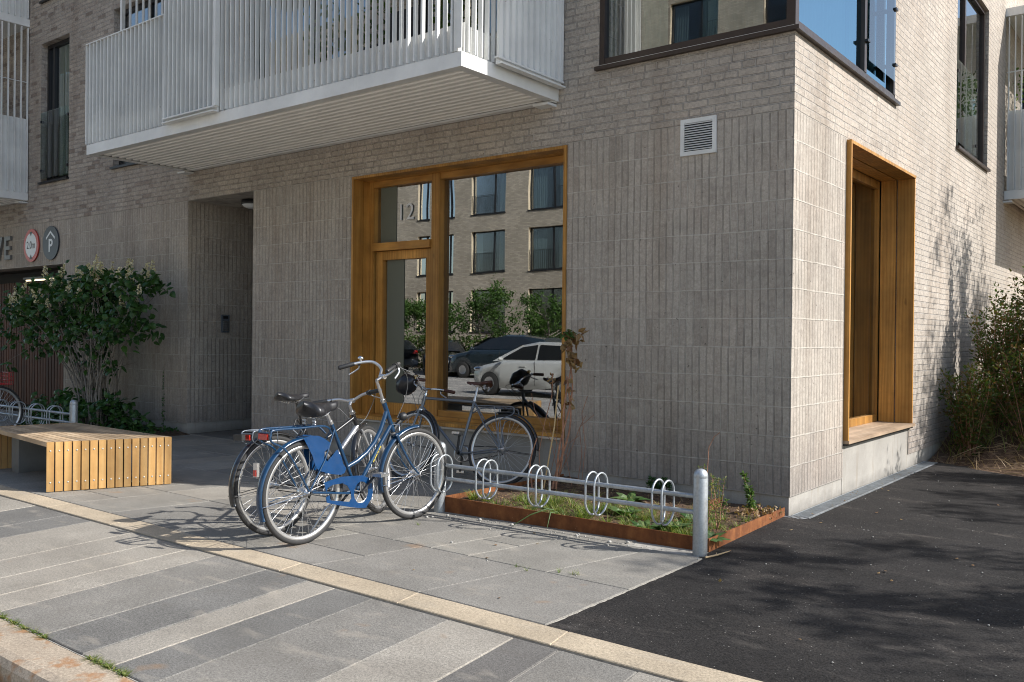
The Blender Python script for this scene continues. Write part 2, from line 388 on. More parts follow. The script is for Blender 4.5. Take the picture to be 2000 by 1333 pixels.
M['bluesheet']=simple('blue_plastic_guard',(.001,.040,.130),.38,0.,.5,.2,var=(9,.12))
M['gunmetal']=simple('grey_bicycle_paint',(.14,.16,.185),.34,.3,.5,.4)
M['blackpaint']=simple('black_bicycle_paint',(.014,.014,.015),.28,0.,.5,.6)
M['silverpaint']=simple('silver_bicycle_paint',(.42,.42,.42),.3,.7,.5,.4)
M['redpaint']=simple('red_bicycle_paint',(.42,.018,.018),.3,0.,.5,.6)
M['vinyl']=simple('black_vinyl',(.018,.018,.020),.36,0.,.5)
M['leather']=simple('brown_leather',(.07,.025,.016),.42,var=(30,.2))
M['plastic']=simple('black_plastic',(.018,.018,.018),.5)
M['reflector']=simple('red_reflector',(.45,.022,.012),.25,0.,.6,.5)
M['amber']=simple('amber_reflector',(.55,.20,.02),.25,0.,.6,.5)
M['yellow']=simple('yellow_decal',(.75,.55,.05),.4)
M['brass']=simple('brass_bell',(.55,.38,.15),.3,1.)
M['cable']=simple('grey_cable',(.12,.12,.12),.4)
def emis(name,col,st):
    m=NT(name); e=m.n('ShaderNodeEmission'); e.inputs[0].default_value=c4(col); e.inputs[1].default_value=st; m.l(e.outputs[0],m.out.inputs[0]); return m.m
M['tube']=emis('lit_tube',(1,.82,.55),1.4)
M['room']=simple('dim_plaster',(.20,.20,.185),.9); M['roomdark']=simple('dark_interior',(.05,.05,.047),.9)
M['roomfloor']=simple('interior_floor',(.09,.08,.065),.6)
M['film']=simple('frosted_door_film',(.135,.145,.11),.5)
def cloth(name,col,tr=.4):
    m=NT(name); d=m.n('ShaderNodeBsdfDiffuse'); d.inputs[0].default_value=c4(col); t=m.n('ShaderNodeBsdfTranslucent'); t.inputs[0].default_value=c4(col)
    x=m.n('ShaderNodeMixShader'); x.inputs[0].default_value=tr; m.l(d.outputs[0],x.inputs[1]); m.l(t.outputs[0],x.inputs[2]); m.l(x.outputs[0],m.out.inputs[0]); return m.m
M['curtain']=cloth('pale_curtain',(.72,.74,.68)); M['curtain2']=cloth('blue_grey_curtain',(.30,.36,.38))
def leaf(name,cols,tr=.35,rough=.5):
    m=NT(name); r=m.n('ShaderNodeNewGeometry').outputs['Random Per Island']
    c=m.ramp(r,[(i/(len(cols)-1),cc) for i,cc in enumerate(cols)])
    b=m.n('ShaderNodeBsdfPrincipled'); m.l(c,b.inputs['Base Color']); b.inputs['Roughness'].default_value=rough; b.inputs['Specular IOR Level'].default_value=.35
    t=m.n('ShaderNodeBsdfTranslucent'); m.l(m.mixc(1.,c,(1.5,1.6,.7),'MULTIPLY'),t.inputs[0])
    x=m.n('ShaderNodeMixShader'); x.inputs[0].default_value=tr; m.l(b.outputs[0],x.inputs[1]); m.l(t.outputs[0],x.inputs[2]); m.l(x.outputs[0],m.out.inputs[0]); return m.m
M['leaf_shrub']=leaf('shrub_leaf',[(.014,.045,.014),(.030,.085,.020),(.055,.12,.028),(.035,.09,.024),(.05,.11,.02)],.22,.38)
M['leaf_green']=leaf('bright_leaf',[(.04,.09,.015),(.08,.14,.03),(.11,.17,.05)])
M['leaf_big']=leaf('broad_leaf',[(.05,.11,.03),(.09,.17,.05),(.14,.20,.08),(.07,.13,.03)])
M['leaf_weed']=leaf('weed_leaf',[(.04,.085,.014),(.075,.13,.022),(.13,.12,.03),(.16,.085,.03),(.06,.11,.02)])
M['leaf_dry']=leaf('dry_leaf',[(.20,.12,.05),(.30,.20,.09),(.16,.07,.03),(.38,.28,.15)],.25)
M['leaf_tree']=leaf('tree_leaf',[(.035,.085,.014),(.065,.13,.024),(.09,.16,.035)])
M['leaf_hedge']=leaf('hedge_leaf',[(.03,.07,.012),(.07,.12,.025),(.10,.15,.04),(.13,.13,.04)])
M['grass']=leaf('grass_blade',[(.07,.13,.02),(.13,.19,.04),(.26,.24,.09),(.11,.17,.03)],.35)
M['panicle']=leaf('cream_panicle',[(.66,.58,.42),(.80,.74,.60),(.52,.42,.27)],.3)
M['bark']=simple('grey_bark',(.22,.19,.155),.85,bumps=(60,.6,.004),var=(20,.3))
M['stem_red']=simple('reddish_stem',(.34,.17,.10),.7,var=(30,.35))
M['straw']=leaf('straw',[(.30,.21,.11),(.42,.31,.17),(.20,.13,.07)],.1)
M['signred']=simple('sign_red',(.50,.045,.03),.4); M['signwhite']=simple('sign_white',(.72,.73,.72),.4); M['signgrey']=simple('sign_slate',(.035,.042,.055),.45); M['signblack']=simple('sign_black',(.012,.012,.012),.45)
M['letter']=simple('grey_metal_letter',(.17,.165,.155),.5,.3)
M['carwhite']=simple('white_car_paint',(.50,.51,.49),.25,0.,.5,.9); M['carblack']=simple('black_car_paint',(.012,.014,.016),.2,0.,.5,1.); M['cargrey']=simple('dark_blue_car_paint',(.016,.026,.032),.2,0.,.5,1.)
M['taillight']=simple('tail_light',(.35,.01,.008),.2,0.,.5,.8)
M['plate']=simple('licence_plate_white',(.6,.6,.58),.4)
def brick_far():
    m=NT('pale_brick_across_the_street'); P=m.pos(); x=m.sep(P)
    b=m.n('ShaderNodeTexBrick'); b.offset=.5; b.inputs['Scale'].default_value=1.; b.inputs['Brick Width'].default_value=.24; b.inputs['Row Height'].default_value=.067; b.inputs['Mortar Size'].default_value=.008
    b.inputs['Color1'].default_value=(.56,.49,.385,1); b.inputs['Color2'].default_value=(.36,.31,.235,1); b.inputs['Mortar'].default_value=(.34,.30,.24,1)
    m.l(m.comb(x[0],x[2],0.),b.inputs['Vector']); k=m.mr(m.noise(P,.7,5,.6),.3,.7,.8,1.15)
    m.bsdf(m.mixc(1.,b.outputs[0],m.comb(k,k,k),'MULTIPLY'),.9,normal=m.bump(b.outputs['Fac'],-.5,.01),spec=.2); return m.m
M['brick_far']=brick_far()
M['reveal_far']=simple('pale_reveal',(.62,.53,.38),.8)
# ------------------------------------------------------------------ camera, light, sky
SUN=Vector((1,.47,.82)).normalized()
cd=bpy.data.cameras.new('Camera'); cam=bpy.data.objects.new('camera',cd); COL.objects.link(cam); S.camera=cam
r_=Vector((0.78640628,0.61762037,0.01049965)); u_=Vector((-0.01159283,-0.00223802,0.9999303)); f_=Vector((-0.61760082,0.78647318,-0.00539997))
cam.matrix_world=Matrix(((r_.x,u_.x,-f_.x,2.6547),(r_.y,u_.y,-f_.y,-7.0172),(r_.z,u_.z,-f_.z,1.4213),(0,0,0,1)))
cd.sensor_width=36; cd.lens=1740.8/2000*36; cd.clip_start=.05; cd.clip_end=500
sd=bpy.data.lights.new('Sun','SUN'); sun=bpy.data.objects.new('sun_lamp',sd); COL.objects.link(sun)
sun.rotation_euler=SUN.to_track_quat('Z','Y').to_euler(); sun.location=SUN*30
sd.energy=4.1; sd.angle=math.radians(.55); sd.color=(1,.98,.955)
w=bpy.data.worlds.new('World'); S.world=w; w.use_nodes=True
nt=w.node_tree; bg=nt.nodes['Background']; sk=nt.nodes.new('ShaderNodeTexSky'); sk.sky_type='NISHITA'; sk.sun_disc=False
sk.sun_elevation=math.asin(SUN.z); sk.sun_rotation=math.atan2(SUN.x,SUN.y); sk.air_density=1.; sk.dust_density=1.2; sk.ozone_density=1.0
nt.links.new(sk.outputs[0],bg.inputs[0]); bg.inputs[1].default_value=.125
S.view_settings.view_transform='Standard'; S.view_settings.look='None'; S.view_settings.exposure=.73; S.view_settings.gamma=1
# ------------------------------------------------------------------ apartment building
HT=12.9
bld=thing('apartment_building','grey brick apartment block with a wood-framed shop window, balconies and corner glazing','building',(0,0,0))
holesA=[(-5.23,-2.205,.15,3.25),(-8.65,-7.145,0,3.27),(-18.3,-12.29,0,2.54),(-13.165,-12.165,3.96,6.33),(-10.74,-9.0,3.955,6.4),
        (-7.3,-5.0,3.78,6.2),(-4.3,-2.95,3.955,6.33),(-1.86,0,3.925,6.33)]
holesB=[(1.30,3.55,.15,.46),(1.30,3.60,.46,3.26),(0,2.85,3.925,6.33),(5.69,7.74,3.955,6.32),(10.6,13.2,3.8,6.2)]
for k in range(1):   # windows of the storeys above the picture
    z=6.95+k*3.0+.1
    for a,b in ((-13.165,-12.165),(-10.74,-9.0),(-4.3,-2.95)): holesA.append((a,b,z,z+2.37))
    for a,b in ((5.69,7.74),): holesB.append((a,b,z,z+2.37))
def wall(holes,u0,u1,z0,z1,fn,mb,dep,fill=None):
    us=sorted({u0,u1,*[h[0] for h in holes],*[h[1] for h in holes]}); zs=sorted({z0,z1,*[h[2] for h in holes],*[h[3] for h in holes]})
    us=[u for u in us if u0<=u<=u1]; zs=[z for z in zs if z0<=z<=z1]
    for i in range(len(us)-1):
        for j in range(len(zs)-1):
            cu,cz=(us[i]+us[i+1])/2,(zs[j]+zs[j+1])/2
            if any(h[0]<cu<h[1] and h[2]<cz<h[3] for h in holes): continue
            for d in (0,dep):
                mb.quad(fn(us[i],zs[j],d),fn(us[i+1],zs[j],d),fn(us[i+1],zs[j+1],d),fn(us[i],zs[j+1],d))
def reveals(h,fn,mb,dep,mu,mz,bottom=True):
    a,b,z0,z1=h
    mb.mat(mu); mb.quad(fn(a,z0,0),fn(a,z1,0),fn(a,z1,dep),fn(a,z0,dep))
    mb.quad(fn(b,z0,0),fn(b,z1,0),fn(b,z1,dep),fn(b,z0,dep))
    mb.mat(mz)
    mb.quad(fn(a,z1,0),fn(b,z1,0),fn(b,z1,dep),fn(a,z1,dep))
    if bottom: mb.quad(fn(a,z0,0),fn(b,z0,0),fn(b,z0,dep),fn(a,z0,dep))
fA=lambda u,z,d:(u,d,z)
fB=lambda u,z,d:(-d,u,z)
mb=MB(); mb.mat(0)
wall(holesA,-40,0,.15,HT,fA,mb,.32)
cornA=holesA[7]; cornB=holesB[2]
for h in holesA:
    if h is cornA: continue
    h2=(h[0],h[1],max(h[2],.15),h[3])
    reveals(h2,fA,mb,.32,1,0,h[2]>.2)
mb.mat(0); a=cornA; mb.quad((a[0],0,a[2]),(0,0,a[2]),(0,.32,a[2]),(a[0],.32,a[2])); mb.quad((a[0],0,a[3]),(-.32,0,a[3]),(-.32,.32,a[3]),(a[0],.32,a[3])); mb.mat(1); mb.quad((a[0],0,a[2]),(a[0],0,a[3]),(a[0],.32,a[3]),(a[0],.32,a[2]))
mb.mat(1)
wall(holesB,0,26,.15,HT,fB,mb,.32)
for h in holesB:
    if h is cornB or h[3]<1: continue
    reveals(h,fB,mb,.32,0,1)
mb.mat(1); mb.quad((0,.32,a[2]),(0,2.85,a[2]),(-.32,2.85,a[2]),(-.32,.32,a[2])); mb.quad((0,.32,a[3]),(0,2.85,a[3]),(-.32,2.85,a[3]),(-.32,.32,a[3]))
mb.mat(0); mb.quad((0,2.85,a[2]),(-.32,2.85,a[2]),(-.32,2.85,a[3]),(0,2.85,a[3]))
# recessed entrance lining, its ceiling in lying brick
mb.mat(1); mb.quad((-8.65,.32,.15),(-8.65,1.75,.15),(-8.65,1.75,3.27),(-8.65,.32,3.27)); mb.quad((-7.145,.32,.15),(-7.145,1.75,.15),(-7.145,1.75,3.27),(-7.145,.32,3.27))
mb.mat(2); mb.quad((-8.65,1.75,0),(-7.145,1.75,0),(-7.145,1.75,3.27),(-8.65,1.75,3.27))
mb.mat(0); mb.quad((-8.65,.32,3.27),(-7.145,.32,3.27),(-7.145,1.75,3.27),(-8.65,1.75,3.27))
mb.obj('brick_wall',[M['brick_x'],M['brick_y'],M['roomdark']],bld)
mb=MB(); p=.012   # plinth set back a little under the brick
for x0,x1 in ((-40,-18.3),(-12.29,-8.65),(-7.145,-5.23),(-2.205,-.312)): mb.box(x0+(.0 if x0>-12 else 0),x1,p,.30,0 if x1>-39 else 0,.152)
mb.box(-p-.30,-p,p,1.302,-.05,.151); mb.box(-p-.30,-p,3.55,26,-.05,.151)
mb.box(-8.66,-8.65-p,.30,1.75,0,.151); mb.box(-7.145+p,-7.12,.30,1.75,0,.151)
mb.box(-5.23,-2.205,p-.005,.28,-.02,.449)       # apron under the shop window
mb.box(-.3,-p+.004,1.302,3.55,-.05,.456)
mb.obj('plinth',M['plinth'],bld)
mb=MB()
mb.box(-40,-.33,.33,25.9,HT-.3,HT-.1)
mb.obj('roof',M['conc'],bld)
# inside: floors and cross walls, all plain plaster
mb=MB(); mb.mat(0)
mb.box(-40,-.34,.34,25.9,3.40,3.66); mb.box(-40,-.34,.34,25.9,6.5,6.75); mb.box(-40,-.34,.34,25.9,9.5,9.7)
mb.box(-6.95,-6.8,.34,12,.02,3.38); mb.box(-18.6,-.4,6.0,6.15,.02,3.38); mb.box(-18.9,-.4,5.2,5.35,3.68,6.48); mb.box(-4.6,-4.5,.34,5.2,3.68,6.48); mb.box(-11.2,-11.1,.34,5.2,3.68,6.48)
mb.box(-9.0,-8.9,.34,6,.02,3.38)
mb.mat(1); mb.box(-6.8,-.34,.34,6,-.02,.03)
mb.obj('interior_wall',[M['room'],M['roomfloor']],bld)

def panes(mb,fn,u0,u1,z0,z1,d): mb.add([fn(u0,z0,d),fn(u1,z0,d),fn(u1,z1,d),fn(u0,z1,d)],[(0,1,2,3)])
def fbox(mb,fn,u0,u1,z0,z1,d0,d1):
    a=fn(u0,z0,d0);b=fn(u1,z1,d1); mb.box(a[0],b[0],a[1],b[1],a[2],b[2])
def window(fn,u0,u1,z0,z1,d=.03,muls=(),fw=.055,frame='black_frame',guard=None,opn=None,name='window',transoms=()):
    m=MB(); dd=d+.07
    fbox(m,fn,u0,u0+fw,z0,z1,d,dd); fbox(m,fn,u1-fw,u1,z0,z1,d,dd); fbox(m,fn,u0+fw,u1-fw,z1-fw,z1,d,dd); fbox(m,fn,u0+fw,u1-fw,z0,z0+fw*1.3,d,dd)
    for u in muls: fbox(m,fn,u-fw*.6,u+fw*.6,z0+fw*1.3,z1-fw,d,dd)
    for z in transoms: fbox(m,fn,u0+fw,u1-fw,z-.03,z+.03,d+.002,dd-.002)
    fr=m.obj(name,M[frame],bld)
    m=MB(); panes(m,fn,u0+fw,u1-fw,z0+fw*1.3,z1-fw,d+.035); m.obj('pane',M['glass_up'],fr)
    m=MB(); fbox(m,fn,u0-.02,u1+.02,z0-.035,z0-.002,-.045,d+.07); m.obj('sill',M[frame],fr)
    if guard:
        m=MB(); g0,g1,gz=guard; panes(m,fn,g0,g1,z0+.06,gz,-.012); panes(m,fn,g0,g1,z0+.06,gz,-.002); m.obj('guard_glass',M['glass_rail'],fr)
        for u in (g0+.02,g1-.02):
            for z in (z0+.2,gz-.15): m=MB(); fbox(m,fn,u-.02,u+.02,z-.02,z+.02,-.02,.03); m.obj('guard_clamp',M['black_frame'],fr)
    return fr
def curtain(fn,u0,u1,z0,z1,d,mat,parent,per=.11,amp=.035):
    m=MB(); n=int((u1-u0)/per*8)+2; k=len(m.v); vs=[]
    for i in range(n):
        u=u0+(u1-u0)*i/(n-1); o=math.sin(i/8*2*PI)*amp*(.7+.3*math.sin(i*.37))
        vs+= [fn(u,z0,d+o),fn(u+.01*math.sin(i*.9),z1,d+o*.6)]
    m.add(vs,[(2*i,2*i+2,2*i+3,2*i+1) for i in range(n-1)],True)
    return m.obj('curtain',M[mat],parent)
wl=window(fA,-13.16,-12.17,3.965,6.325,.10,(-12.93,),.06,guard=(-13.16,-12.17,5.15)); curtain(fA,-12.9,-12.2,4.05,6.3,.19,'curtain',wl)
w2=window(fA,-10.735,-9.005,3.965,6.395,.10,(-9.9,),.06); curtain(fA,-10.3,-9.1,4.0,6.3,.5,'curtain2',w2)
window(fA,-7.295,-5.005,3.79,6.195,.12,(-6.15,),.07,name='balcony_door')
w4=window(fA,-4.295,-2.955,3.965,6.325,.10,(),.06)
wB=window(fB,5.695,7.735,3.965,6.315,.05,(6.42,),.05,'bronze',guard=(5.7,6.9,5.1)); curtain(fB,6.6,7.6,4.0,6.3,.3,'curtain2',wB)
window(fB,10.605,13.195,3.81,6.195,.1,(11.9,),.07,name='balcony_door')
for k in range(1):
    z=6.95+k*3.0+.1
    for a_,b_ in ((-13.165,-12.165),(-10.74,-9.0),(-4.3,-2.95)): window(fA,a_+.005,b_-.005,z+.005,z+2.365,.10,(),.06)
    window(fB,5.695,7.735,z+.005,z+2.365,.05,(6.42,),.05,'bronze')
# corner window wrapping both fronts
m=MB(); a0,a1,z0,z1=-1.855,0,3.93,6.325; fw=.05
m.box(a0,a0+fw,.0,.08,z0,z1); m.box(-.075,-.0,0,.075,z0,z1)
m.box(a0+fw,-.075,.005,.08,z0,z0+.075); m.box(a0+fw,-.075,.005,.08,z1-fw,z1)
m.box(-.08,-.005,.075,2.845,z0,z0+.07); m.box(-.08,-.005,.075,2.845,z1-fw,z1)
m.box(-.08,-.0,2.795,2.845,z0+.07,z1-fw); m.box(-.085,.0,1.80,1.87,z0+.07,z1-fw)
cw=m.obj('corner_window',M['bronze'],bld)
m=MB(); panes(m,fA,a0+fw,-.075,z0+.075,z1-fw,.04); m.obj('pane',M['glass_up'],cw)
for q in ((.075,1.80),(1.87,2.795)): m=MB(); panes(m,fB,q[0],q[1],z0+.07,z1-fw,.04); m.obj('pane',M['glass_sky'],cw)
m=MB(); m.box(a0-.03,.045,-.045,0.09,z0-.035,z0-.001); m.box(-.09,.045,.09,2.90,z0-.036,z0-.001); m.obj('sill',M['bronze'],cw)
m=MB(); m.box(a0,-.005,-.018,-.002,z0,z0+.012); m.obj('sill_trim',M['alu'],cw)
m=MB(); m.add([fB(1.90,4.13,-.012),fB(2.80,4.13,-.012),fB(2.80,5.02,-.012),fB(1.90,5.02,-.012)],[(0,1,2,3)]); m.obj('guard_glass',M['glass_rail'],cw)
for y in (1.84,2.79):
    for z in (4.3,4.88): m=MB(); m.box(-.01,.03,y-.035,y+.035,z-.012,z+.012); m.obj('guard_clamp',M['black_frame'],cw)
curtain(fA,-1.52,-1.25,4.0,6.3,.20,'curtain',cw,.07,.02); curtain(fA,-.98,-.42,4.0,6.3,.34,'curtain2',cw,.09,.02); curtain(fA,-1.78,-1.60,4.0,6.3,.35,'curtain2',cw,.07,.02)
curtain(fB,.62,1.79,4.0,6.3,.20,'curtain2',cw,.10,.02); curtain(fB,1.92,2.77,4.0,6.3,.17,'curtain2',cw,.2,.04)
# shop window and door, oak frame
x0,x1,z0,z1=-5.23,-2.205,.455,3.25; F=.03; D=.29
m=MB()
m.box(x0,x0+F,-.022,.13,z0,z1); m.box(x0,x0+F,.141,D,z0,z1)               # left lining of two boards
m.box(x1-F,x1,-.022,.13,z0,z1); m.box(x1-F,x1,.141,D,z0,z1)
m.box(x0+F,x1-F,-.021,.13,z1-F,z1-.001); m.box(x0+F,x1-F,.134,D,z1-F,z1-.001)
m.box(x0+F,x1-F,-.020,D,z0,z0+.035)
m.box(x0+F,x0+.105,D-.06,D+.06,z0+.035,z1-F)                                # inner jamb
m.box(-4.18,-4.065,D-.075,D+.06,z0+.036,z1-F-.001)                         # mullion
m.box(x1-.085,x1-F,D-.06,D+.06,z0+.036,z1-F-.001)
sw=m.obj('shop_window',M['oak'],bld)
for q in ((x0+.105,-4.18,D-.06,D+.06,z1-.10,z1-F-.002),(-4.065,x1-.085,D-.06,D+.06,z1-.10,z1-F-.002)): m=MB(); m.box(*q); m.obj('head_rail',M['oak_h'],sw)
m=MB(); m.box(-4.065,x1-.085,D-.06,D+.06,z0+.037,z0+.14); m.obj('bottom_rail',M['oak_h'],sw)
m=MB(); m.box(-4.065,x1-.085,D-.11,D-.063,z0+.037,z0+.075); m.obj('inner_sill',M['oak_h'],sw)
m=MB(); m.box(x0+.115,-4.185,D-.10,D+.06,2.40,2.49); m.obj('transom',M['oak_h'],sw)
m=MB(); panes(m,fA,-4.065,x1-.085,z0+.14,z1-.10,D+.01); panes(m,fA,x0+.105,-4.18,2.49,z1-.10,D+.01); m.obj('pane',M['glass'],sw)
m=MB(); m.box(x0,x1,-.035,.0,z0-.022,z0-.002); m.obj('sill',M['alu'],sw)
# door leaf in the left bay
m=MB(); dx0,dx1,dz0,dz1=x0+.135,-4.185,z0+.04,2.395
m.box(dx0,dx0+.11,D-.04,D+.05,dz0,dz1); m.box(dx1-.10,dx1,D-.04,D+.05,dz0,dz1); m.box(dx0+.11,dx1-.10,D-.04,D+.05,dz1-.10,dz1); m.box(dx0+.11,dx1-.10,D-.04,D+.05,dz0,dz0+.14)
dr=m.obj('shop_door',M['oak'],bld)
m=MB(); panes(m,fA,dx0+.11,dx1-.10,dz0+.14,dz1-.10,D+.01); m.obj('pane',M['glass'],dr)
m=MB(); m.box(dx0+.14,dx0+.42,D+.004,D+.007,dz0+.14,dz1-.10); m.obj('film',M['film'],dr)
m=MB(); m.box(x0+.16,x0+.42,D+.004,D+.007,2.49,z1-.10); m.obj('film',M['film'],sw)
# house number sits on the glass above the door
fc=bpy.data.curves.new('number','FONT'); fc.body='12'; fc.size=.20; fc.extrude=.001; fc.space_character=1.15
no=bpy.data.objects.new('house_number_curve',fc); COL.objects.link(no)
def text_mesh(o,name,mat,parent,Mx):
    dg=bpy.context.evaluated_depsgraph_get(); dg.update(); me=bpy.data.meshes.new_from_object(o.evaluated_get(dg)); me.transform(Mx)
    COL.objects.unlink(o); bpy.data.objects.remove(o); me.materials.clear(); me.materials.append(mat); q=bpy.data.objects.new(name,me); COL.objects.link(q)
    if parent is not None: q.parent=parent; q.matrix_parent_inverse=world_of(parent).inverted()
    return q
def text(body,size,ext,name,mat,parent,loc,ax=(1,0,0),up=(0,0,1),sx=1.,bold=0.,sp=1.):
    c=bpy.data.curves.new(name,'FONT'); c.body=body; c.size=size; c.extrude=ext; c.offset=bold; c.space_character=sp; c.align_x='CENTER'; c.align_y='CENTER'
    o=bpy.data.objects.new(name+'_curve',c); COL.objects.link(o)
    A=Vector(ax);U=Vector(up);N=A.cross(U); Mx=Matrix(((A.x*sx,U.x,N.x,loc[0]),(A.y*sx,U.y,N.y,loc[1]),(A.z*sx,U.z,N.z,loc[2]),(0,0,0,1)))
    return text_mesh(o,name,mat,parent,Mx)
COL.objects.unlink(no); bpy.data.objects.remove(no)
text('12',.27,.001,'house_number',M['signwhite'],sw,(-4.66,D-.002,2.83),sp=1.1)
# window on the side wall, projecting oak lining
y0,y1,z0,z1=1.30,3.60,.465,3.255
m=MB()
m.box(-.15,.045,y0,y0+.03,z0+.03,z1); m.box(-.164,-.33,y0,y0+.03,z0+.03,z1)
m.box(-.15,.030,y1-.03,y1,z0+.03,z1); m.box(-.33,-.166,y1-.03,y1,z0+.03,z1)
m.box(-.15,.044,y0+.03,y1-.03,z1-.03,z1-.001); m.box(-.33,-.166,y0+.03,y1-.03,z1-.03,z1-.001)
m.box(-.42,-.345,y0+.03,y0+.10,z0+.03,z1-.03); m.box(-.42,-.345,y1-.09,y1-.03,z0+.03,z1-.03); m.box(-.42,-.345,y0+.10,y1-.09,z1-.12,z1-.03); m.box(-.42,-.345,y0+.10,y1-.09,z0+.03,z0+.11)
sw2=m.obj('side_window',M['oak'],bld)
m=MB(); m.box(-.35,-.155,y0,y1,z0-.001,z0+.029); m.box(-.15,.055,y0-.0,y1+.02,z0-.001,z0+.029); m.obj('sill',M['oak_y'],sw2)
m=MB(); m.box(-.14,.035,y0,y1,z0-.02,z0-.003); m.obj('drip_rail',M['black_frame'],sw2)
m=MB(); panes(m,fB,y0+.10,y1-.09,z0+.11,z1-.12,.385); m.obj('pane',M['glass_up'],sw2)
m=MB(); m.box(-.62,-.60,y0+.05,y1-.05,z0+.02,z1-.05); m.obj('blind',M['oak'],sw2)
# ------------------------------------------------------------------ balconies
def slat_run(m,fn,u0,u1,z0,z1,pitch=.0887,dep=.045,th=.013):
    n=int(round((u1-u0)/pitch))
    for i in range(n+1):
        u=u0+(u1-u0)*i/n; fbox(m,fn,u-th/2,u+th/2,z0,z1,0,dep)
def balcony(X0,X1,Z,screens=True,base='white',full=False):
    """front edge at y=-1.42"""
    Y=-1.42
    m=MB(); fz0,fz1=Z+.0,Z+.125
    m.box(X0,X1,Y,Y+.02,fz0,fz1); m.box(X0,X0+.02,Y+.02,-.01,fz0,fz1); m.box(X1-.02,X1,Y+.02,-.01,fz0,fz1)
    m.box(X0+.02,X1-.02,Y+.02,-.01,fz1-.03,fz1-.002)
    m.box(X0+.02,X1-.02,Y+.02,Y+.09,Z+.001,Z+.008); m.box(X0+.02,X1-.02,-.08,-.012,Z-.012,Z+.006)
    m.box(X0+.02,X0+.10,Y+.09,-.08,Z+.001,Z+.008); m.box(X1-.10,X1-.02,Y+.09,-.08,Z+.001,Z+.008)
    for x in (X0+.08,X1-.12): m.box(x-.09,x+.09,-.14,-.0,Z-.045,Z-.022)
    b=m.obj('balcony',M['white'],bld)
    # trapezoid sheet under the floor, ribs running along the front
    m=MB(); n=13; w0=-.08-(Y+.09); pts=[]
    for i in range(n):
        y=Y+.09+w0*i/n; q=w0/n
        pts+=[(y,Z+.012),(y+q*.55,Z+.012),(y+q*.65,Z+.036),(y+q*.9,Z+.036)]
    pts.append((-.08,Z+.012))
    vs=[];fs=[]
    for i,(y,z) in enumerate(pts): vs+=[(X0+.10,y,z),(X1-.10,y,z)]
    for i in range(len(pts)-1): fs.append((2*i,2*i+1,2*i+3,2*i+2))
    m.add(vs,fs); m.obj('soffit',M['soffit'],b)
    return b
b1=balcony(-8.69,-2.31,3.68)
Y=-1.42; fF=lambda u,z,d:(u,Y-.012+d,z)
m=MB()
slat_run(m,fF,-8.83+.13,-6.80,3.815,5.08); slat_run(m,fF,-5.75,-2.42,3.815,6.34)
fbox(m,fF,-8.705,-6.77,5.08,5.092,-.002,.055)                               # low top rail
m.box(-8.70,-2.33,Y+.060,Y+.066,3.81,4.065)                                 # kick plate
slat_run(m,fF,-6.72,-5.80,3.815,6.34)
fbox(m,fF,-6.80,-2.36,6.02,6.045,.012,.03)
m.box(-6.80,-6.76,Y-.012,Y+.05,3.815,6.34)
m.box(-2.40,-2.35,Y,Y+.05,3.815,6.34); m.box(-2.355,-2.30,Y-.013,Y-.003,3.83,6.34)
m.obj('slat_railing',M['white'],b1)
m=MB()                                                                      # folding screen, one leaf in front of the line
fS=lambda u,z,d:(u,Y-.075+d,z)
slat_run(m,fS,-6.76,-5.80,3.86,6.34,.088,.05); fbox(m,fS,-6.79,-5.77,3.845,3.86,-.004,.06); fbox(m,fS,-6.79,-5.77,3.80,3.812,-.01,.06); fbox(m,fS,-6.79,-5.77,3.812,3.845,.045,.06)
m.box(-5.79,-5.755,Y-.075,Y-.02,3.86,6.34)
m.obj('sliding_screen',M['white'],b1)
m=MB(); fL=lambda u,z,d:(-8.70+d,u,z); fR=lambda u,z,d:(-2.305-d,u,z)
slat_run(m,fL,-1.33,-.97,3.815,5.08); slat_run(m,fL,-.95,-.03,3.815,6.34); m.box(-8.70,-8.65,-1.40,-.95,5.08,5.092); m.box(-8.645,-8.64,-1.40,-.02,3.815,4.06); m.box(-8.70,-8.65,-.985,-.94,3.815,6.34)
slat_run(m,fR,-1.33,-.03,3.815,6.34); m.box(-2.37,-2.363,-1.38,-.02,3.815,4.06)
m.obj('end_slats',M['white'],b1,kind='stuff')
m=MB(); fQ=lambda u,z,d:(-2.245-d,u,z)                                      # second leaf parked outside the side
slat_run(m,fQ,-1.00,-.03,3.86,6.34,.09,.028,.008); m.box(-2.275,-2.272,-1.0,-.03,3.86,6.34); m.box(-2.285,-2.24,-1.02,-.02,3.84,3.856); m.box(-2.285,-2.215,-1.0,-.03,3.79,3.805); m.box(-2.285,-2.265,-1.0,-.03,3.805,3.84)
m.obj('sliding_screen',M['white'],b1)
m=MB(); m.box(-8.70,-2.30,-1.43,0,6.42,6.545); m.obj('upper_slab',M['white'],b1)
# balcony further left, only its end face in the picture
b2=balcony(-17.2,-13.62,3.70)
m=MB(); fE=lambda u,z,d:(-13.60-d,u,z)
slat_run(m,fE,-1.40,-.03,3.83,6.7,.105,.05,.012); m.box(-13.68,-13.66,-1.40,-.02,3.83,5.12); m.box(-13.67,-13.64,-1.4,-.02,5.75,5.76)
slat_run(m,fF,-17.2,-13.65,3.83,6.7,.105,.05,.012); m.box(-17.2,-13.7,Y+.05,Y+.06,3.83,5.12)
m.obj('slat_railing',M['white'],b2)
m=MB(); m.box(-17.2,-13.62,-1.42,0,6.72,6.85); slat_run(m,fE,-1.40,-.03,6.86,8.6,.105,.05,.012); m.box(-13.68,-13.66,-1.40,-.02,6.86,8.1); m.obj('upper_slab',M['white'],b2)
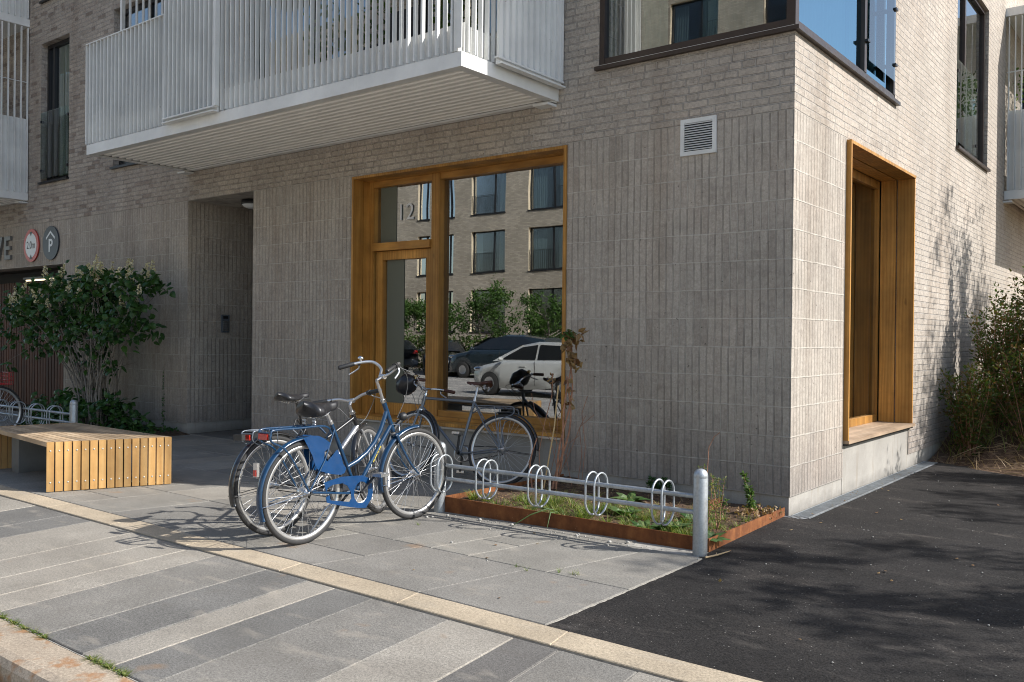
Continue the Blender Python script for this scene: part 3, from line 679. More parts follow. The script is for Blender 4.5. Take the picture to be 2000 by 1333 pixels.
# balcony on the side wall
X=1.32; m=MB(); Y0,Y1,Z=9.08,14.2,3.69
m.box(0.01,X,Y0,Y0+.02,Z,Z+.14); m.box(X-.02,X,Y0+.02,Y1,Z,Z+.14); m.box(0.01,X,Y1-.02,Y1,Z,Z+.14); m.box(.01,X-.02,Y0+.02,Y1-.02,Z+.09,Z+.13)
m.box(.0,.12,Y0-.02,Y0+.16,Z-.05,Z-.02)
b3=m.obj('balcony',M['white'],bld)
m=MB()
for i in range(15):
    x=.05+i*.083; m.add([(x,Y0+.02,Z+.012),(x+.045,Y0+.02,Z+.012),(x+.045,Y1-.02,Z+.012),(x,Y1-.02,Z+.012)],[(0,1,2,3)]); m.box(x+.045,x+.083,Y0+.02,Y1-.02,Z+.03,Z+.035)
m.obj('soffit',M['soffit'],b3)
m=MB(); fE=lambda u,z,d:(u,Y0+d,z)
slat_run(m,fE,.05,1.30,Z+.15,6.6,.09,.05,.012); m.box(.03,1.30,Y0+.06,Y0+.075,Z+.15,5.115); m.box(.02,1.30,Y0+.02,Y0+.03,5.72,5.735)
fE2=lambda u,z,d:(X-d,u,z); slat_run(m,fE2,Y0+.05,Y1,Z+.15,6.6,.09,.05,.012); m.box(X-.075,X-.06,Y0,Y1,Z+.15,5.115)
m.obj('slat_railing',M['white'],b3)
m=MB(); m.box(0.0,X,Y0,Y1,6.62,6.75); m.obj('upper_slab',M['white'],b3)
# ------------------------------------------------------------------ garage opening
m=MB()
for i in range(52):
    x=-18.2+i*.112
    if x>-12.45: break
    m.box(x,x+.085,.62,.66,.03,2.35)
m.mat(1); m.box(-18.25,-12.31,.70,.72,0,2.54)
g=m.obj('garage_gate',[M['slat_dark'],M['roomdark']]); tag(g,'dark brown slatted wooden gate filling the garage entrance behind the shrub','gate')
t=thing('strip_light','long lit strip lamp under the dark garage lintel behind the shrub','lamp',(-14.0,.35,2.45))
m=MB(); m.tube([(-14.65,.42,2.355),(-13.55,.42,2.355)],.014,8); m.obj('lit_tube',M['tube'],t)
m=MB(); m.box(-14.70,-13.50,.38,.46,2.375,2.41); m.obj('housing',M['black_frame'],t)
# ------------------------------------------------------------------ signs, letters, vent, intercom, lamp
def disc(c,r,y,h,n=48): return [(r*math.cos(2*PI*i/n),r*math.sin(2*PI*i/n)) for i in range(n)]
def pl_xz(c,y): return lambda u,v,t:(c[0]+u,y-t,c[1]+v)
t=thing('height_limit_sign','round red-rimmed white sign reading 2.0m above the garage entrance','sign',(-13.44,0,2.905))
c=(-13.44,2.905); P_=pl_xz(c,0)
m=MB(); m.prism(disc(c,.285,0,0),[],P_,.012,.030); m.obj('rim',M['signred'],t)
m=MB(); m.prism(disc(c,.212,0,0),[],P_,.0305,.0325); m.obj('face',M['signwhite'],t)
for q in ([(-.05,.235),(.05,.235),(0,.155)],[(-.05,-.235),(0,-.155),(.05,-.235)]): m=MB(); m.prism(q,[],P_,.033,.034); m.obj('arrow',M['signblack'],t)
text('2.0m',.185,.0008,'lettering',M['signblack'],t,(c[0],-.034,c[1]),sx=.88)
m=MB(); m.box(c[0]-.03,c[0]+.03,-.012,.0,c[1]-.1,c[1]+.1); m.obj('bracket',M['black_frame'],t)
t=thing('parking_sign','round slate-grey sign with a white P under a roof chevron, beside the garage entrance','sign',(-12.72,0,2.91))
c=(-12.72,2.91); P_=pl_xz(c,0)
m=MB(); m.prism(disc(c,.285,0,0),[],P_,.012,.030); m.obj('face',M['signgrey'],t)
m=MB(); m.prism([(-.155,.055),(0,.165),(.155,.055),(.155,.095),(0,.205),(-.155,.095)][::1],[],P_,.0305,.0325); m.obj('roof_chevron',M['signwhite'],t)
text('P',.30,.0012,'lettering',M['signwhite'],t,(c[0]+.005,-.032,c[1]-.055),bold=.006)
m=MB(); m.box(c[0]-.03,c[0]+.03,-.012,.0,c[1]-.1,c[1]+.1); m.obj('bracket',M['black_frame'],t)
t=thing('wall_lettering','grey raised metal letters V and E on the lintel over the garage entrance','sign',(-14.5,0,2.7))
m=MB(); P_=pl_xz((0,0),0)
E_=[(-14.475,2.70),(-14.235,2.70),(-14.235,2.775),(-14.40,2.775),(-14.40,2.87),(-14.25,2.87),(-14.25,2.94),(-14.40,2.94),(-14.40,3.04),(-14.235,3.04),(-14.235,3.115),(-14.475,3.115)]
m.prism(E_,[],P_,.004,.045); m.obj('letter',M['letter'],t)
m=MB(); V_=[(-14.80,2.70),(-14.72,2.70),(-14.555,3.115),(-14.635,3.115),(-14.76,2.80),(-14.885,3.115),(-14.965,3.115)]; m.prism(V_,[],P_,.004,.045); m.obj('letter',M['letter'],t)
t=thing('ventilation_grille','square white louvred vent grille set in the brick near the building corner','vent',(-.84,0,3.15))
m=MB(); a,b,c0,c1=-1.005,-.670,3.0,3.315
m.box(a,a+.035,-.016,.0,c0,c1); m.box(b-.035,b,-.016,.0,c0,c1); m.box(a+.035,b-.035,-.016,.0,c0,c0+.035); m.box(a+.035,b-.035,-.016,.0,c1-.035,c1); m.obj('frame',M['white'],t)
m=MB(); m.box(a+.035,b-.035,-.002,-.0005,c0+.035,c1-.035); m.obj('backing',M['black_frame'],t)
m=MB()
for i in range(12):
    z=c0+.042+i*.0204; m.add([(a+.035,-.016,z),(b-.035,-.016,z),(b-.035,-.006,z+.009),(a+.035,-.006,z+.009),(a+.035,-.017,z+.003),(b-.035,-.017,z+.003),(b-.035,-.007,z+.012),(a+.035,-.007,z+.012)],[(0,1,2,3),(4,5,6,7),(0,1,5,4),(3,2,6,7)])
m.obj('louvre',M['white'],t)
t=thing('door_intercom','narrow dark intercom panel with a keypad on the recessed entrance wall','intercom',(-8.65,.60,1.56))
m=MB(); m.box(-8.645,-8.622,.535,.665,1.43,1.69); m.obj('panel',M['gunmetal'],t)
m=MB(); m.box(-8.6215,-8.619,.56,.64,1.63,1.67); m.obj('display',M['signblack'],t)
m=MB()
for i in range(3):
    for j in range(5): m.box(-8.622,-8.615,.556+i*.031,.580+i*.031,1.455+j*.030,1.477+j*.030)
m.obj('keypad',M['alu'],t)
t=thing('ceiling_lamp','round white ceiling lamp with a dark rim in the recessed entrance','lamp',(-7.8,.46,3.27))
m=MB(); m.lathe([(0,3.26),(.15,3.26),(.155,3.21),(.15,3.20)],(-7.80,.46,0),n=32); m.obj('housing',M['black_frame'],t)
m=MB(); m.lathe([(.145,3.199),(.12,3.17),(.07,3.15),(0,3.145)],(-7.80,.46,0),n=32); m.obj('lamp_shade',M['signwhite'],t)
# ------------------------------------------------------------------ ground
def sheet(name,x0,x1,y0,y1,z,mat):
    m=MB(); m.quad((x0,y0,z),(x1,y0,z),(x1,y1,z),(x0,y1,z)); return struct(m.obj(name,mat))
sheet('ground',-140,140,-140,140,-.16,M['soil'])
sheet('street',-120,120,-22,-5.30,-.105,M['road'])
m=MB(); m.box(-30,14,-5.098,-3.6975,-.08,-.0065) ; m.box(-30,14,-3.671,-3.4635,-.08,-.0065); m.box(-30,.083,-3.4545,-.0,-.08,-.0065)
m.obj('pavement_bed',M['joint'])['kind']='structure'
def slab(m,x0a,x1a,x0b,x1b,ya,yb,z=0.,g=.0035,b=.004,h=.05):
    """quad slab between y=ya and y=yb with slanted sides; small chamfer"""
    a=[(x0a+g,ya+g),(x1a-g,ya+g),(x1b-g,yb-g),(x0b+g,yb-g)]; cx=sum(p[0] for p in a)/4; cy=sum(p[1] for p in a)/4
    vs=[(x,y,z-h) for x,y in a]+[(x,y,z-b) for x,y in a]+[(x+math.copysign(b,cx-x),y+math.copysign(b,cy-y),z) for x,y in a]
    m.add(vs,[(8,9,10,11),(0,1,5,4),(1,2,6,5),(2,3,7,6),(3,0,4,7),(4,5,9,8),(5,6,10,9),(6,7,11,10),(7,4,8,11)])
gm=[M['g_light'],M['g_mid'],M['g_dark'],M['g_darker'],M['g_inner']]
m=MB()
js=[-4.22,-3.86,-3.26,-2.86,-2.53,-2.24,-1.72,-1.335,-1.10,-.79,-.24,.17,.43,.84,1.2,1.65,1.95,2.5,2.9,3.3]
tn=[2,0,0,0,0,1,2,0,2,1,0,3,1,0,2,1,0,2,1]
x=-4.22; left=[]
while x>-26: x-=R_.choice((.3,.4,.55,.6)); left.append(x)
js=left[::-1]+js; tn=[R_.choice((0,0,1,2,0)) for _ in left]+tn
sl=-.13
for i in range(len(js)-1):
    a,b=js[i],js[i+1]; m.mat(tn[i]); y0_,y1_=-5.095,-3.695; mid=-4.4
    z=R_.uniform(-.0015,.0015)
    slab(m,a+sl*(y0_-mid),b+sl*(y0_-mid),a+sl*(y1_-mid),b+sl*(y1_-mid),y0_,y1_,z)
# inner field, bond slanted against the facade; last row cut on the asphalt line
sl=.22; rows=[(-3.455,-2.655),(-2.655,-1.72),(-1.72,-.86),(-.86,-.004)]
for r,(ya,yb) in enumerate(rows):
    m.mat(4); base=.075 if r<2 else -2.2
    X1=lambda y:(.085 if r<2 else -2.235)
    x=-.79+sl*((ya+yb)/2+3.46)+.12*r
    xs=[]; k=x
    while k<X1(0)-.2: xs.append(k); k+=R_.choice((.36,.62,.55))
    xs=[q for q in xs if q<X1(0)-.25]; lo=[]; k=x
    while k>-27: k-=R_.choice((.33,.36,.62,.62,.9)); lo.append(k)
    xs=lo[::-1]+xs; my=(ya+yb)/2
    for i in range(len(xs)-1):
        a,b=xs[i],xs[i+1]; z=R_.uniform(-.001,.001); m.mat(4 if R_.random()<.75 else (0 if R_.random()<.4 else 1))
        s_=sl*(ya-my); e_=sl*(yb-my)
        if R_.random()<.3: ym=ya+(yb-ya)*.45; sm=sl*(ym-my); slab(m,a+s_,b+s_,a+sm,b+sm,ya,ym,z); slab(m,a+sm,b+sm,a+e_,b+e_,ym,yb,z)
        else: slab(m,a+s_,b+s_,a+e_,b+e_,ya,yb,z)
    a=xs[-1]; slab(m,a+sl*(ya-my),X1(0),a+sl*(yb-my),X1(0),ya,yb,0)
# floor of the recessed entrance and strip before it
m.mat(2); slab(m,-8.63,-7.9,-8.63,-7.9,.06,1.74,0); slab(m,-7.9,-7.16,-7.9,-7.16,.06,1.74,0); m.mat(0); slab(m,-8.65,-7.145,-8.65,-7.145,.0,.055,0)
struct(m.obj('pavement',gm))
m=MB(); m.box(-8.64,-7.15,-.0,1.75,-.08,-.008); m.obj('entrance_bed',M['dirt'])['kind']='structure'
m=MB(); x=-26.
for x0_ in [x0_*1.0 for x0_ in range(-26,12)]:
    a=x0_+.25; slab(m,a+.02,a+1.02,a-.02,a+.98,-3.672,-3.462,.001,.0015,.004)
struct(m.obj('kerb_strip',M['g_warm']))
m=MB(); m.box(-26,12,-3.6975,-3.671,-.06,-.030); m.box(-26,12,-3.4635,-3.4545,-.06,-.022); m.box(-26,12,-5.104,-5.098,-.08,-.02); m.obj('strip_joint',M['dirt'])['kind']='structure'
# road kerb: rounded outer edge
m=MB()
for k in range(-14,8):
    a=k*1.1+.3; b=a+1.094; prof=[(-5.105,-.10),(-5.105,-.004),(-5.11,0),(-5.275,-.002),(-5.315,-.012),(-5.335,-.04),(-5.345,-.16)]
    vs=[];
    for y,z in prof: vs+=[(a,y,z),(b,y,z)]
    m.add(vs,[(2*i,2*i+1,2*i+3,2*i+2) for i in range(len(prof)-1)]+[tuple(range(0,2*len(prof),2)),tuple(range(1,2*len(prof),2))])
struct(m.obj('kerb',granite('granite_kerb',(.36,.31,.25),.14,rust=1)))
# asphalt
edge=[(.089+abs(R_.gauss(0,.006)),-3.40+i*.034,-.004) for i in range(50)][::-1]
m=MB(); m.add([*edge,(.088,-3.458,-.004),(14,-3.458,-.004),(14,3.0,-.004),(4.0,3.2,-.004),(2.4,3.45,-.004),(1.2,3.62,-.004),(.6,3.95,-.004),(.16,4.3,-.004),(.16,.02,-.004),(.02,.02,-.004),(-.045,.02,-.004),(-.035,-.05,-.004),(.037,-1.54,-.004),(.040,-1.70,-.004)],[tuple(range(64))])
struct(m.obj('asphalt',M['asphalt']))
m=MB(); m.box(.3,14,-3.5,4.4,-.1,-.03); m.box(-.4,.3,-1.6,4.6,-.1,-.026); m.obj('asphalt_base',M['dirt'])['kind']='structure'
# soil bank to the right of the drain
def bank_h(x,y):
    e=3.62+.25*math.sin(x*1.3)-.1*min(x,4)+ (.5 if x<.5 else 0)
    d=y-e
    h=max(0,min(1,d/2.8)); h=h*h*(3-2*h)*.55
    return -.03+h+.03*noise.noise((x*2,y*2,0))+ (.012*noise.noise((x*9,y*9,1)))
m=MB(); nx,ny=90,90; vs=[]
for j in range(ny+1):
    for i in range(nx+1):
        x=.013+(i/nx)**1.3*13; y=2.9+(j/ny)**1.2*22; vs.append((x,y,bank_h(x,y)))
m.add(vs,[(j*(nx+1)+i,j*(nx+1)+i+1,(j+1)*(nx+1)+i+1,(j+1)*(nx+1)+i) for j in range(ny) for i in range(nx)],True)
struct(m.obj('earth_bank',M['soil']))
# drain grating along the side wall
t=thing('drain_grating','galvanized mesh drain grating along the foot of the sunlit side wall','grating',(.08,2,0))
m=MB(); L0,L1=.03,4.25
m.box(.003,.012,L0,L1,-.03,.0); m.box(.140,.149,L0-.0,L1,-.03,.0)
y=L0
while y<L1: m.box(.012,.140,y,y+.003,-.02,-.001); y+=.011
for x in (.03,.05,.07,.09,.11,.13): m.box(x-.001,x+.001,L0,L1,-.018,-.0015)
m.obj('mesh',M['galv'],t)
m=MB(); m.box(.012,.14,L0,L1,-.06,-.05); m.obj('channel',M['dirt'],t)
m=MB()
for i in range(7): m.add([(-.10+i*.034,-.005-.05,-.001),(-.082+i*.034,-.055,-.001),(-.055+i*.034,.02,-.001),(-.073+i*.034,.02,-.001)],[(0,1,2,3)])
m.obj('end_bars',M['galv'],t)
# manhole cover at the right edge
t=thing('manhole_cover','small round metal cover set in the asphalt at the right edge','manhole cover',(2.02,-1.62,0))
m=MB(); m.lathe([(0,.001),(.10,.001),(.105,-.002),(.11,-.01)],(2.035,-1.93,0),n=32)
for i in range(-4,5): 
    h=math.sqrt(max(0,.095**2-(i*.02)**2)); m.box(2.035+i*.02-.004,2.035+i*.02+.004,-1.93-h,-1.93+h,.001,.005)
m.obj('lid',simple('worn_cast_iron',(.30,.24,.18),.6,.3),t)
# ------------------------------------------------------------------ corten planter
t=thing('planter','low rusty steel planting bed edge along the bicycle rack by the brick wall','planter',(-1.1,-.8,0))
m=MB(); A=[(-2.21,-1.70),(.035,-1.53),(-.035,-.01),(-2.21,-.01)]; ht=[.125,.085,.065,.11]
def edge_plate(m,a,b,h0,h1,th=.008,z=-.03):
    a=Vector((*a,0));b=Vector((*b,0)); n=(b-a).normalized().cross(Vector((0,0,1)))*th
    m.add([(a.x,a.y,z),(b.x,b.y,z),(b.x,b.y,h1),(a.x,a.y,h0),(a.x-n.x,a.y-n.y,z),(b.x-n.x,b.y-n.y,z),(b.x-n.x,b.y-n.y,h1),(a.x-n.x,a.y-n.y,h0)],[(0,1,2,3),(4,5,6,7),(0,1,5,4),(3,2,6,7),(0,3,7,4),(1,2,6,5)])
edge_plate(m,A[0],A[1],ht[0],ht[1]); edge_plate(m,A[1],A[2],ht[1],ht[2]); edge_plate(m,A[3],A[0],ht[3],ht[0])
edge_plate(m,(-.50,-.47),(-.49,-.20),.12,.12)
m.obj('steel_edge',M['corten'],t)
def soil_h(x,y):
    fx=(x+2.2)/2.2; e=.105-.05*fx
    return e-.022+.018*noise.noise((x*4,y*4,0))+.010*noise.noise((x*17,y*17,3))+.006*noise.noise((x*50,y*50,3))
m=MB(); nx,ny=150,90; vs=[]
for j in range(ny+1):
    for i in range(nx+1):
        u=i/nx;v=j/ny
        yf=-1.69+.165*u; xr=.025-.06*v; x=-2.20+(xr+2.20)*u; y=yf+(-.012-yf)*v; vs.append((x,y,soil_h(x,y)))
m.add(vs,[(j*(nx+1)+i,j*(nx+1)+i+1,(j+1)*(nx+1)+i+1,(j+1)*(nx+1)+i) for j in range(ny) for i in range(nx)],True)
m.obj('soil',M['soil'],t)
# ------------------------------------------------------------------ bicycle racks
def rack(name,label,x0,y0,x1,y1,xs,loc,group):
    t=thing(name,label,'bicycle rack',loc,group)
    for x,y in ((x0,y0),(x1,y1)):
        m=MB(); r=.048
        m.lathe([(r,-.05),(r,.50),(r*.985,.503),(r*.985,.507),(r,.51),(r*.96,.527),(r*.85,.543),(r*.6,.556),(r*.3,.562),(0,.564)],(x,y,0),n=28); m.obj('post',M['galv'],t)
    for z in (.378,.272):
        m=MB(); m.tube([(x0,y0,z),(x1,y1,z)],.0165,12); m.obj('rail',M['galv'],t)
    for x in xs:
        f=(x-x0)/(x1-x0); yy=y0+(y1-y0)*f
        m=MB()
        for dx in (-.036,.036):
            pts=[]; a=.085; zc0,zc1=.262,.388; yc=yy-.075
            for i in range(13): an=PI*i/12; pts.append((x+dx,yc-math.cos(an)*a*-1,zc1+math.sin(an)*a))
            for i in range(13): an=PI+PI*i/12; pts.append((x+dx*(1-.6*math.sin(PI*i/12)),yc+math.cos(an)*a,zc0+math.sin(an)*a))
            # close the loop properly: order top arc then bottom arc
            top=[(x+dx,yc+math.cos(PI*i/12)*a,zc1+math.sin(PI*i/12)*a) for i in range(13)]
            bot=[(x+dx*(1-.35*math.sin(PI*i/12)),yc-math.cos(PI*i/12)*a,zc0-math.sin(PI*i/12)*a) for i in range(13)]
            m.tube(top+bot,.0075,8,closed=True)
            for z in (.378,.272): m.tube([(x+dx,yc+a,z),(x+dx,yy,z)],.006,6)
        m.obj('wheel_holder',M['galv'],t)
    return t
rack('bicycle_rack','galvanized rack of rounded wheel holders standing over the rusty planting bed',-2.237,-1.71,.022,-1.64,(-2.155,-1.70,-1.215,-.725,-.21),(-1.1,-1.67,0),'bicycle racks')
rack('bicycle_rack','galvanized rack in front of the flowering shrub, partly behind the bench',-10.95,-1.64,-8.60,-1.60,(-8.93,-9.42,-9.95,-10.45),(-9.8,-1.62,0),'bicycle racks')
# ------------------------------------------------------------------ bench
t=thing('bench','low slatted hardwood bench with an end clad in upright boards','bench',(-6.1,-2.9,0))
N=Vector((-5.400,-3.380,0));Q=Vector((-5.0,-2.41,0)); K=15; zt=.442
LN=Vector((-7.12,-3.17,0)); LQ=Vector((-6.92,-2.36,0))
m=MB(); e=(Q-N)/K; nrm=Vector((e.y,-e.x,0)).normalized()*.03
for i in range(K):
    a=N+e*(i+.06); b=N+e*(i+.91)
    vs=[];
    for z in (.006,zt):
        for p in (a,b,b-nrm,a-nrm): q=p; vs.append((q.x,q.y,z))
    m.add(vs,[(0,3,2,1),(4,5,6,7),(0,1,5,4),(1,2,6,5),(2,3,7,6),(3,0,4,7)])
m.obj('end_panel',M['bench_v'],t)
m=MB(); el=(LQ-LN)/K; sh=Vector((0,0,0))
for i in range(K):
    a=N+sh+e*(i+.05)-nrm*1.02; b=N+sh+e*(i+.93)-nrm*1.02; c=LN+sh+el*(i+.93); d=LN+sh+el*(i+.05)
    m.add([(p.x,p.y,z) for z in (zt-.042,zt-.001) for p in (a,b,c,d)],[(0,3,2,1),(4,5,6,7),(0,1,5,4),(1,2,6,5),(2,3,7,6),(3,0,4,7)])
m.obj('seat',M['bench_h'],t)
m=MB()
for i in range(K):
    a=LN+el*(i+.05); b=LN+el*(i+.93); n2=Vector((-.03,0,0))
    m.add([(p.x,p.y,z) for z in (.006,zt) for p in (a+n2,b+n2,b,a)],[(0,3,2,1),(4,5,6,7),(0,1,5,4),(1,2,6,5),(2,3,7,6),(3,0,4,7)])
m.obj('end_panel',M['bench_v'],t)
m=MB()
for i in range(K):
    p=N+e*(i+.49)
    for z in (.365,.085):
        q=p+nrm*.03+Vector((0,0,z)); m.lathe([(0,.002),(.0062,.002),(.0072,0)],(0,0,0),'z',10)
        Mx=Matrix.Translation(q)@nrm.normalized().to_track_quat('Z','Y').to_matrix().to_4x4(); m.xf(Mx,len(m.v)-30)
m.obj('screws',simple('zinc_screw',(.50,.48,.44),.35,.2),t,kind='stuff')
for q in ((-6.88,-6.72,-3.05,-2.50,0,.395),(-5.56,-5.46,-3.10,-2.60,0,.39)): m=MB(); m.box(*q); m.obj('concrete_leg',M['conc'],t)
for q in ((-6.9,-5.45,-3.0,-2.95,.36,.398),(-6.9,-5.3,-2.6,-2.55,.36,.398)): m=MB(); m.box(*q); m.obj('bearer',M['galv'],t)
# ------------------------------------------------------------------ bicycles (local: y forward, x right, z up; origin = rear tyre contact)
def arc(c,r,a0,a1,n=24,x=0.): return [(x,c[0]+r*math.cos(math.radians(a0+(a1-a0)*i/n)),c[1]+r*math.sin(math.radians(a0+(a1-a0)*i/n))) for i in range(n+1)]
def fender(m,c,r,a0,a1,w=.027,th=.012,xf=None,n=30):
    prof=[(-1,-.9),(-.8,-.2),(-.4,.25),(0,.4),(.4,.25),(.8,-.2),(1,-.9)]; s0=len(m.v);vs=[];k=len(prof)
    for i in range(n+1):
        a=math.radians(a0+(a1-a0)*i/n)
        for px,pr in prof: rr=r+pr*th; vs.append((px*w,c[0]+rr*math.cos(a),c[1]+rr*math.sin(a)))
        for px,pr in prof[::-1]: rr=r+pr*th-.0022; vs.append((px*w*.96,c[0]+rr*math.cos(a),c[1]+rr*math.sin(a)))
    K2=2*k;fs=[]
    for i in range(n):
        for j in range(K2): fs.append((i*K2+j,i*K2+(j+1)%K2,(i+1)*K2+(j+1)%K2,(i+1)*K2+j))
    fs+= [tuple(range(K2)),tuple(n*K2+j for j in range(K2))]
    m.add(vs,fs,True)
    if xf: m.xf(xf,s0)
def wheel(root,c,name,xf=None,rimm='rim',tyrew=.0185,rad=.35,gear=False,hubm='alu',spk=.0013,side='rim'):
    m=MB(); X=xf or Matrix.Identity(4); n=64
    # tyre
    tr=tyrew; rc=rad-tr
    def ring(prof,mb,sm=True):
        vs=[]; k=len(prof)
        for i in range(n):
            a=2*PI*i/n
            for px,r in prof: vs.append((px,c[0]+r*math.cos(a),c[1]+r*math.sin(a)))
        mb.add(vs,[(i*k+j,i*k+(j+1)%k,((i+1)%n)*k+(j+1)%k,((i+1)%n)*k+j) for i in range(n) for j in range(k)],sm)
    w=MB(); ring([(tr*math.cos(2*PI*j/14),rc+tr*math.sin(2*PI*j/14)) for j in range(14)],w); w.xf(X)
    wo=w.obj(name,[M['rubber']],root,world=False)
    m=MB(); hw=tr*.72; r1=rc-tr*.55; ring([(-hw,r1+.003),(-hw*1.02,r1-.012),(-hw*.7,r1-.024),(0,r1-.028),(hw*.7,r1-.024),(hw*1.02,r1-.012),(hw,r1+.003),(hw*.5,r1),(-hw*.5,r1)],m)
    m.xf(X); m.obj('rim',M[rimm],wo,world=False)
    m=MB()     # reflective tyre sidewall band and spokes
    if side:
        for s_ in (-1,1): ring([(s_*(tr*.80),rc-tr*.55),(s_*(tr*.93),rc-tr*.22),(s_*(tr*.90),rc-tr*.25),(s_*(tr*.77),rc-tr*.57)],m)
        m.xf(X); m.obj('sidewall_stripe',M[side],wo,world=False); m=MB()
    hr=.022;hx=.031
    for i in range(36):
        a=2*PI*i/36; s_=-1 if i%2 else 1; b=a+(1 if (i//2)%2 else -1)*1.05
        p0=(s_*hx,c[0]+hr*math.cos(b),c[1]+hr*math.sin(b)); p1=(s_*.003,c[0]+(r1-.022)*math.cos(a),c[1]+(r1-.022)*math.sin(a)); m.tube([p0,p1],spk,5,cap=False)
    m.xf(X); m.obj('spokes',M['alu'],wo,world=False)
    m=MB(); m.lathe([(.0,-.062),(.007,-.062),(.007,-.05),(.011,-.05),(.012,-.036),(.026,-.035),(.026,-.029),(.014,-.026),(.014,.026),(.026,.029),(.026,.035),(.012,.036),(.011,.05),(.007,.05),(.007,.062),(0,.062)],(0,c[0],c[1]),'x',20)
    if gear: m.lathe([(.03,-.03),(.036,-.025),(.036,.022),(.03,.03)],(0,c[0],c[1]),'x',24)
    m.xf(X); m.obj('hub',M[hubm],wo,world=False)
    m=MB()
    return wo
def saddle(root,s0,s1,z,w,mat,th=.06,springs=False,cut=False,tilt=0.):
    """s0 rear, s1 nose"""
    m=MB(); L=s1-s0; n=18;k=14; vs=[]
    for i in range(n+1):
        u=i/n
        hw=w/2*( (1-.80*min(1,max(0,(u-.30)/.42))**.8) ) * math.sqrt(max(.05,1-((.0-u)/.22+1)**2 if u<.0 else 1))
        e=min(1,u/.10)**.5*min(1,(1-u)/.07)**.5; hw=max(.004,hw*e); zz=z+tilt*u+ .016*(1-u)**3-.008*math.sin(u*PI)
        t_=th*(.45+.55*(1-u))*max(.25,e)
        for j in range(k):
            a=2*PI*j/k; cx=math.cos(a);sz=math.sin(a)
            cx=math.copysign(abs(cx)**.7,cx)
            vs.append((hw*cx,s0+L*u,zz-t_/2+(t_/2)*(sz if sz>0 else sz*.8)-(.012*abs(cx)**2)))
    fs=[(i*k+j,i*k+(j+1)%k,(i+1)*k+(j+1)%k,(i+1)*k+j) for i in range(n) for j in range(k)]+[tuple(range(k)),tuple(n*k+j for j in range(k))]
    m.add(vs,fs,True); so=m.obj('saddle',M[mat],root,world=False)
    m=MB()
    for x in (-.022,.022): m.tube([(x*1.5,s0+.04,z-th*.75),(x,s0+L*.35,z-th*.75-.018),(x,s0+L*.6,z-th*.6-.018),(x*.4,s1-.03,z-th*.35)],.0035,6)
    if springs:
        for x in (-.05,.05): m.tube([(x+.014*math.cos(i*1.0),s0+.05+.014*math.sin(i*1.0),z-th-.03+i*.0016) for i in range(32)],.003,5)
    m.obj('saddle_rails',M['chrome'],so,world=False)
    return so
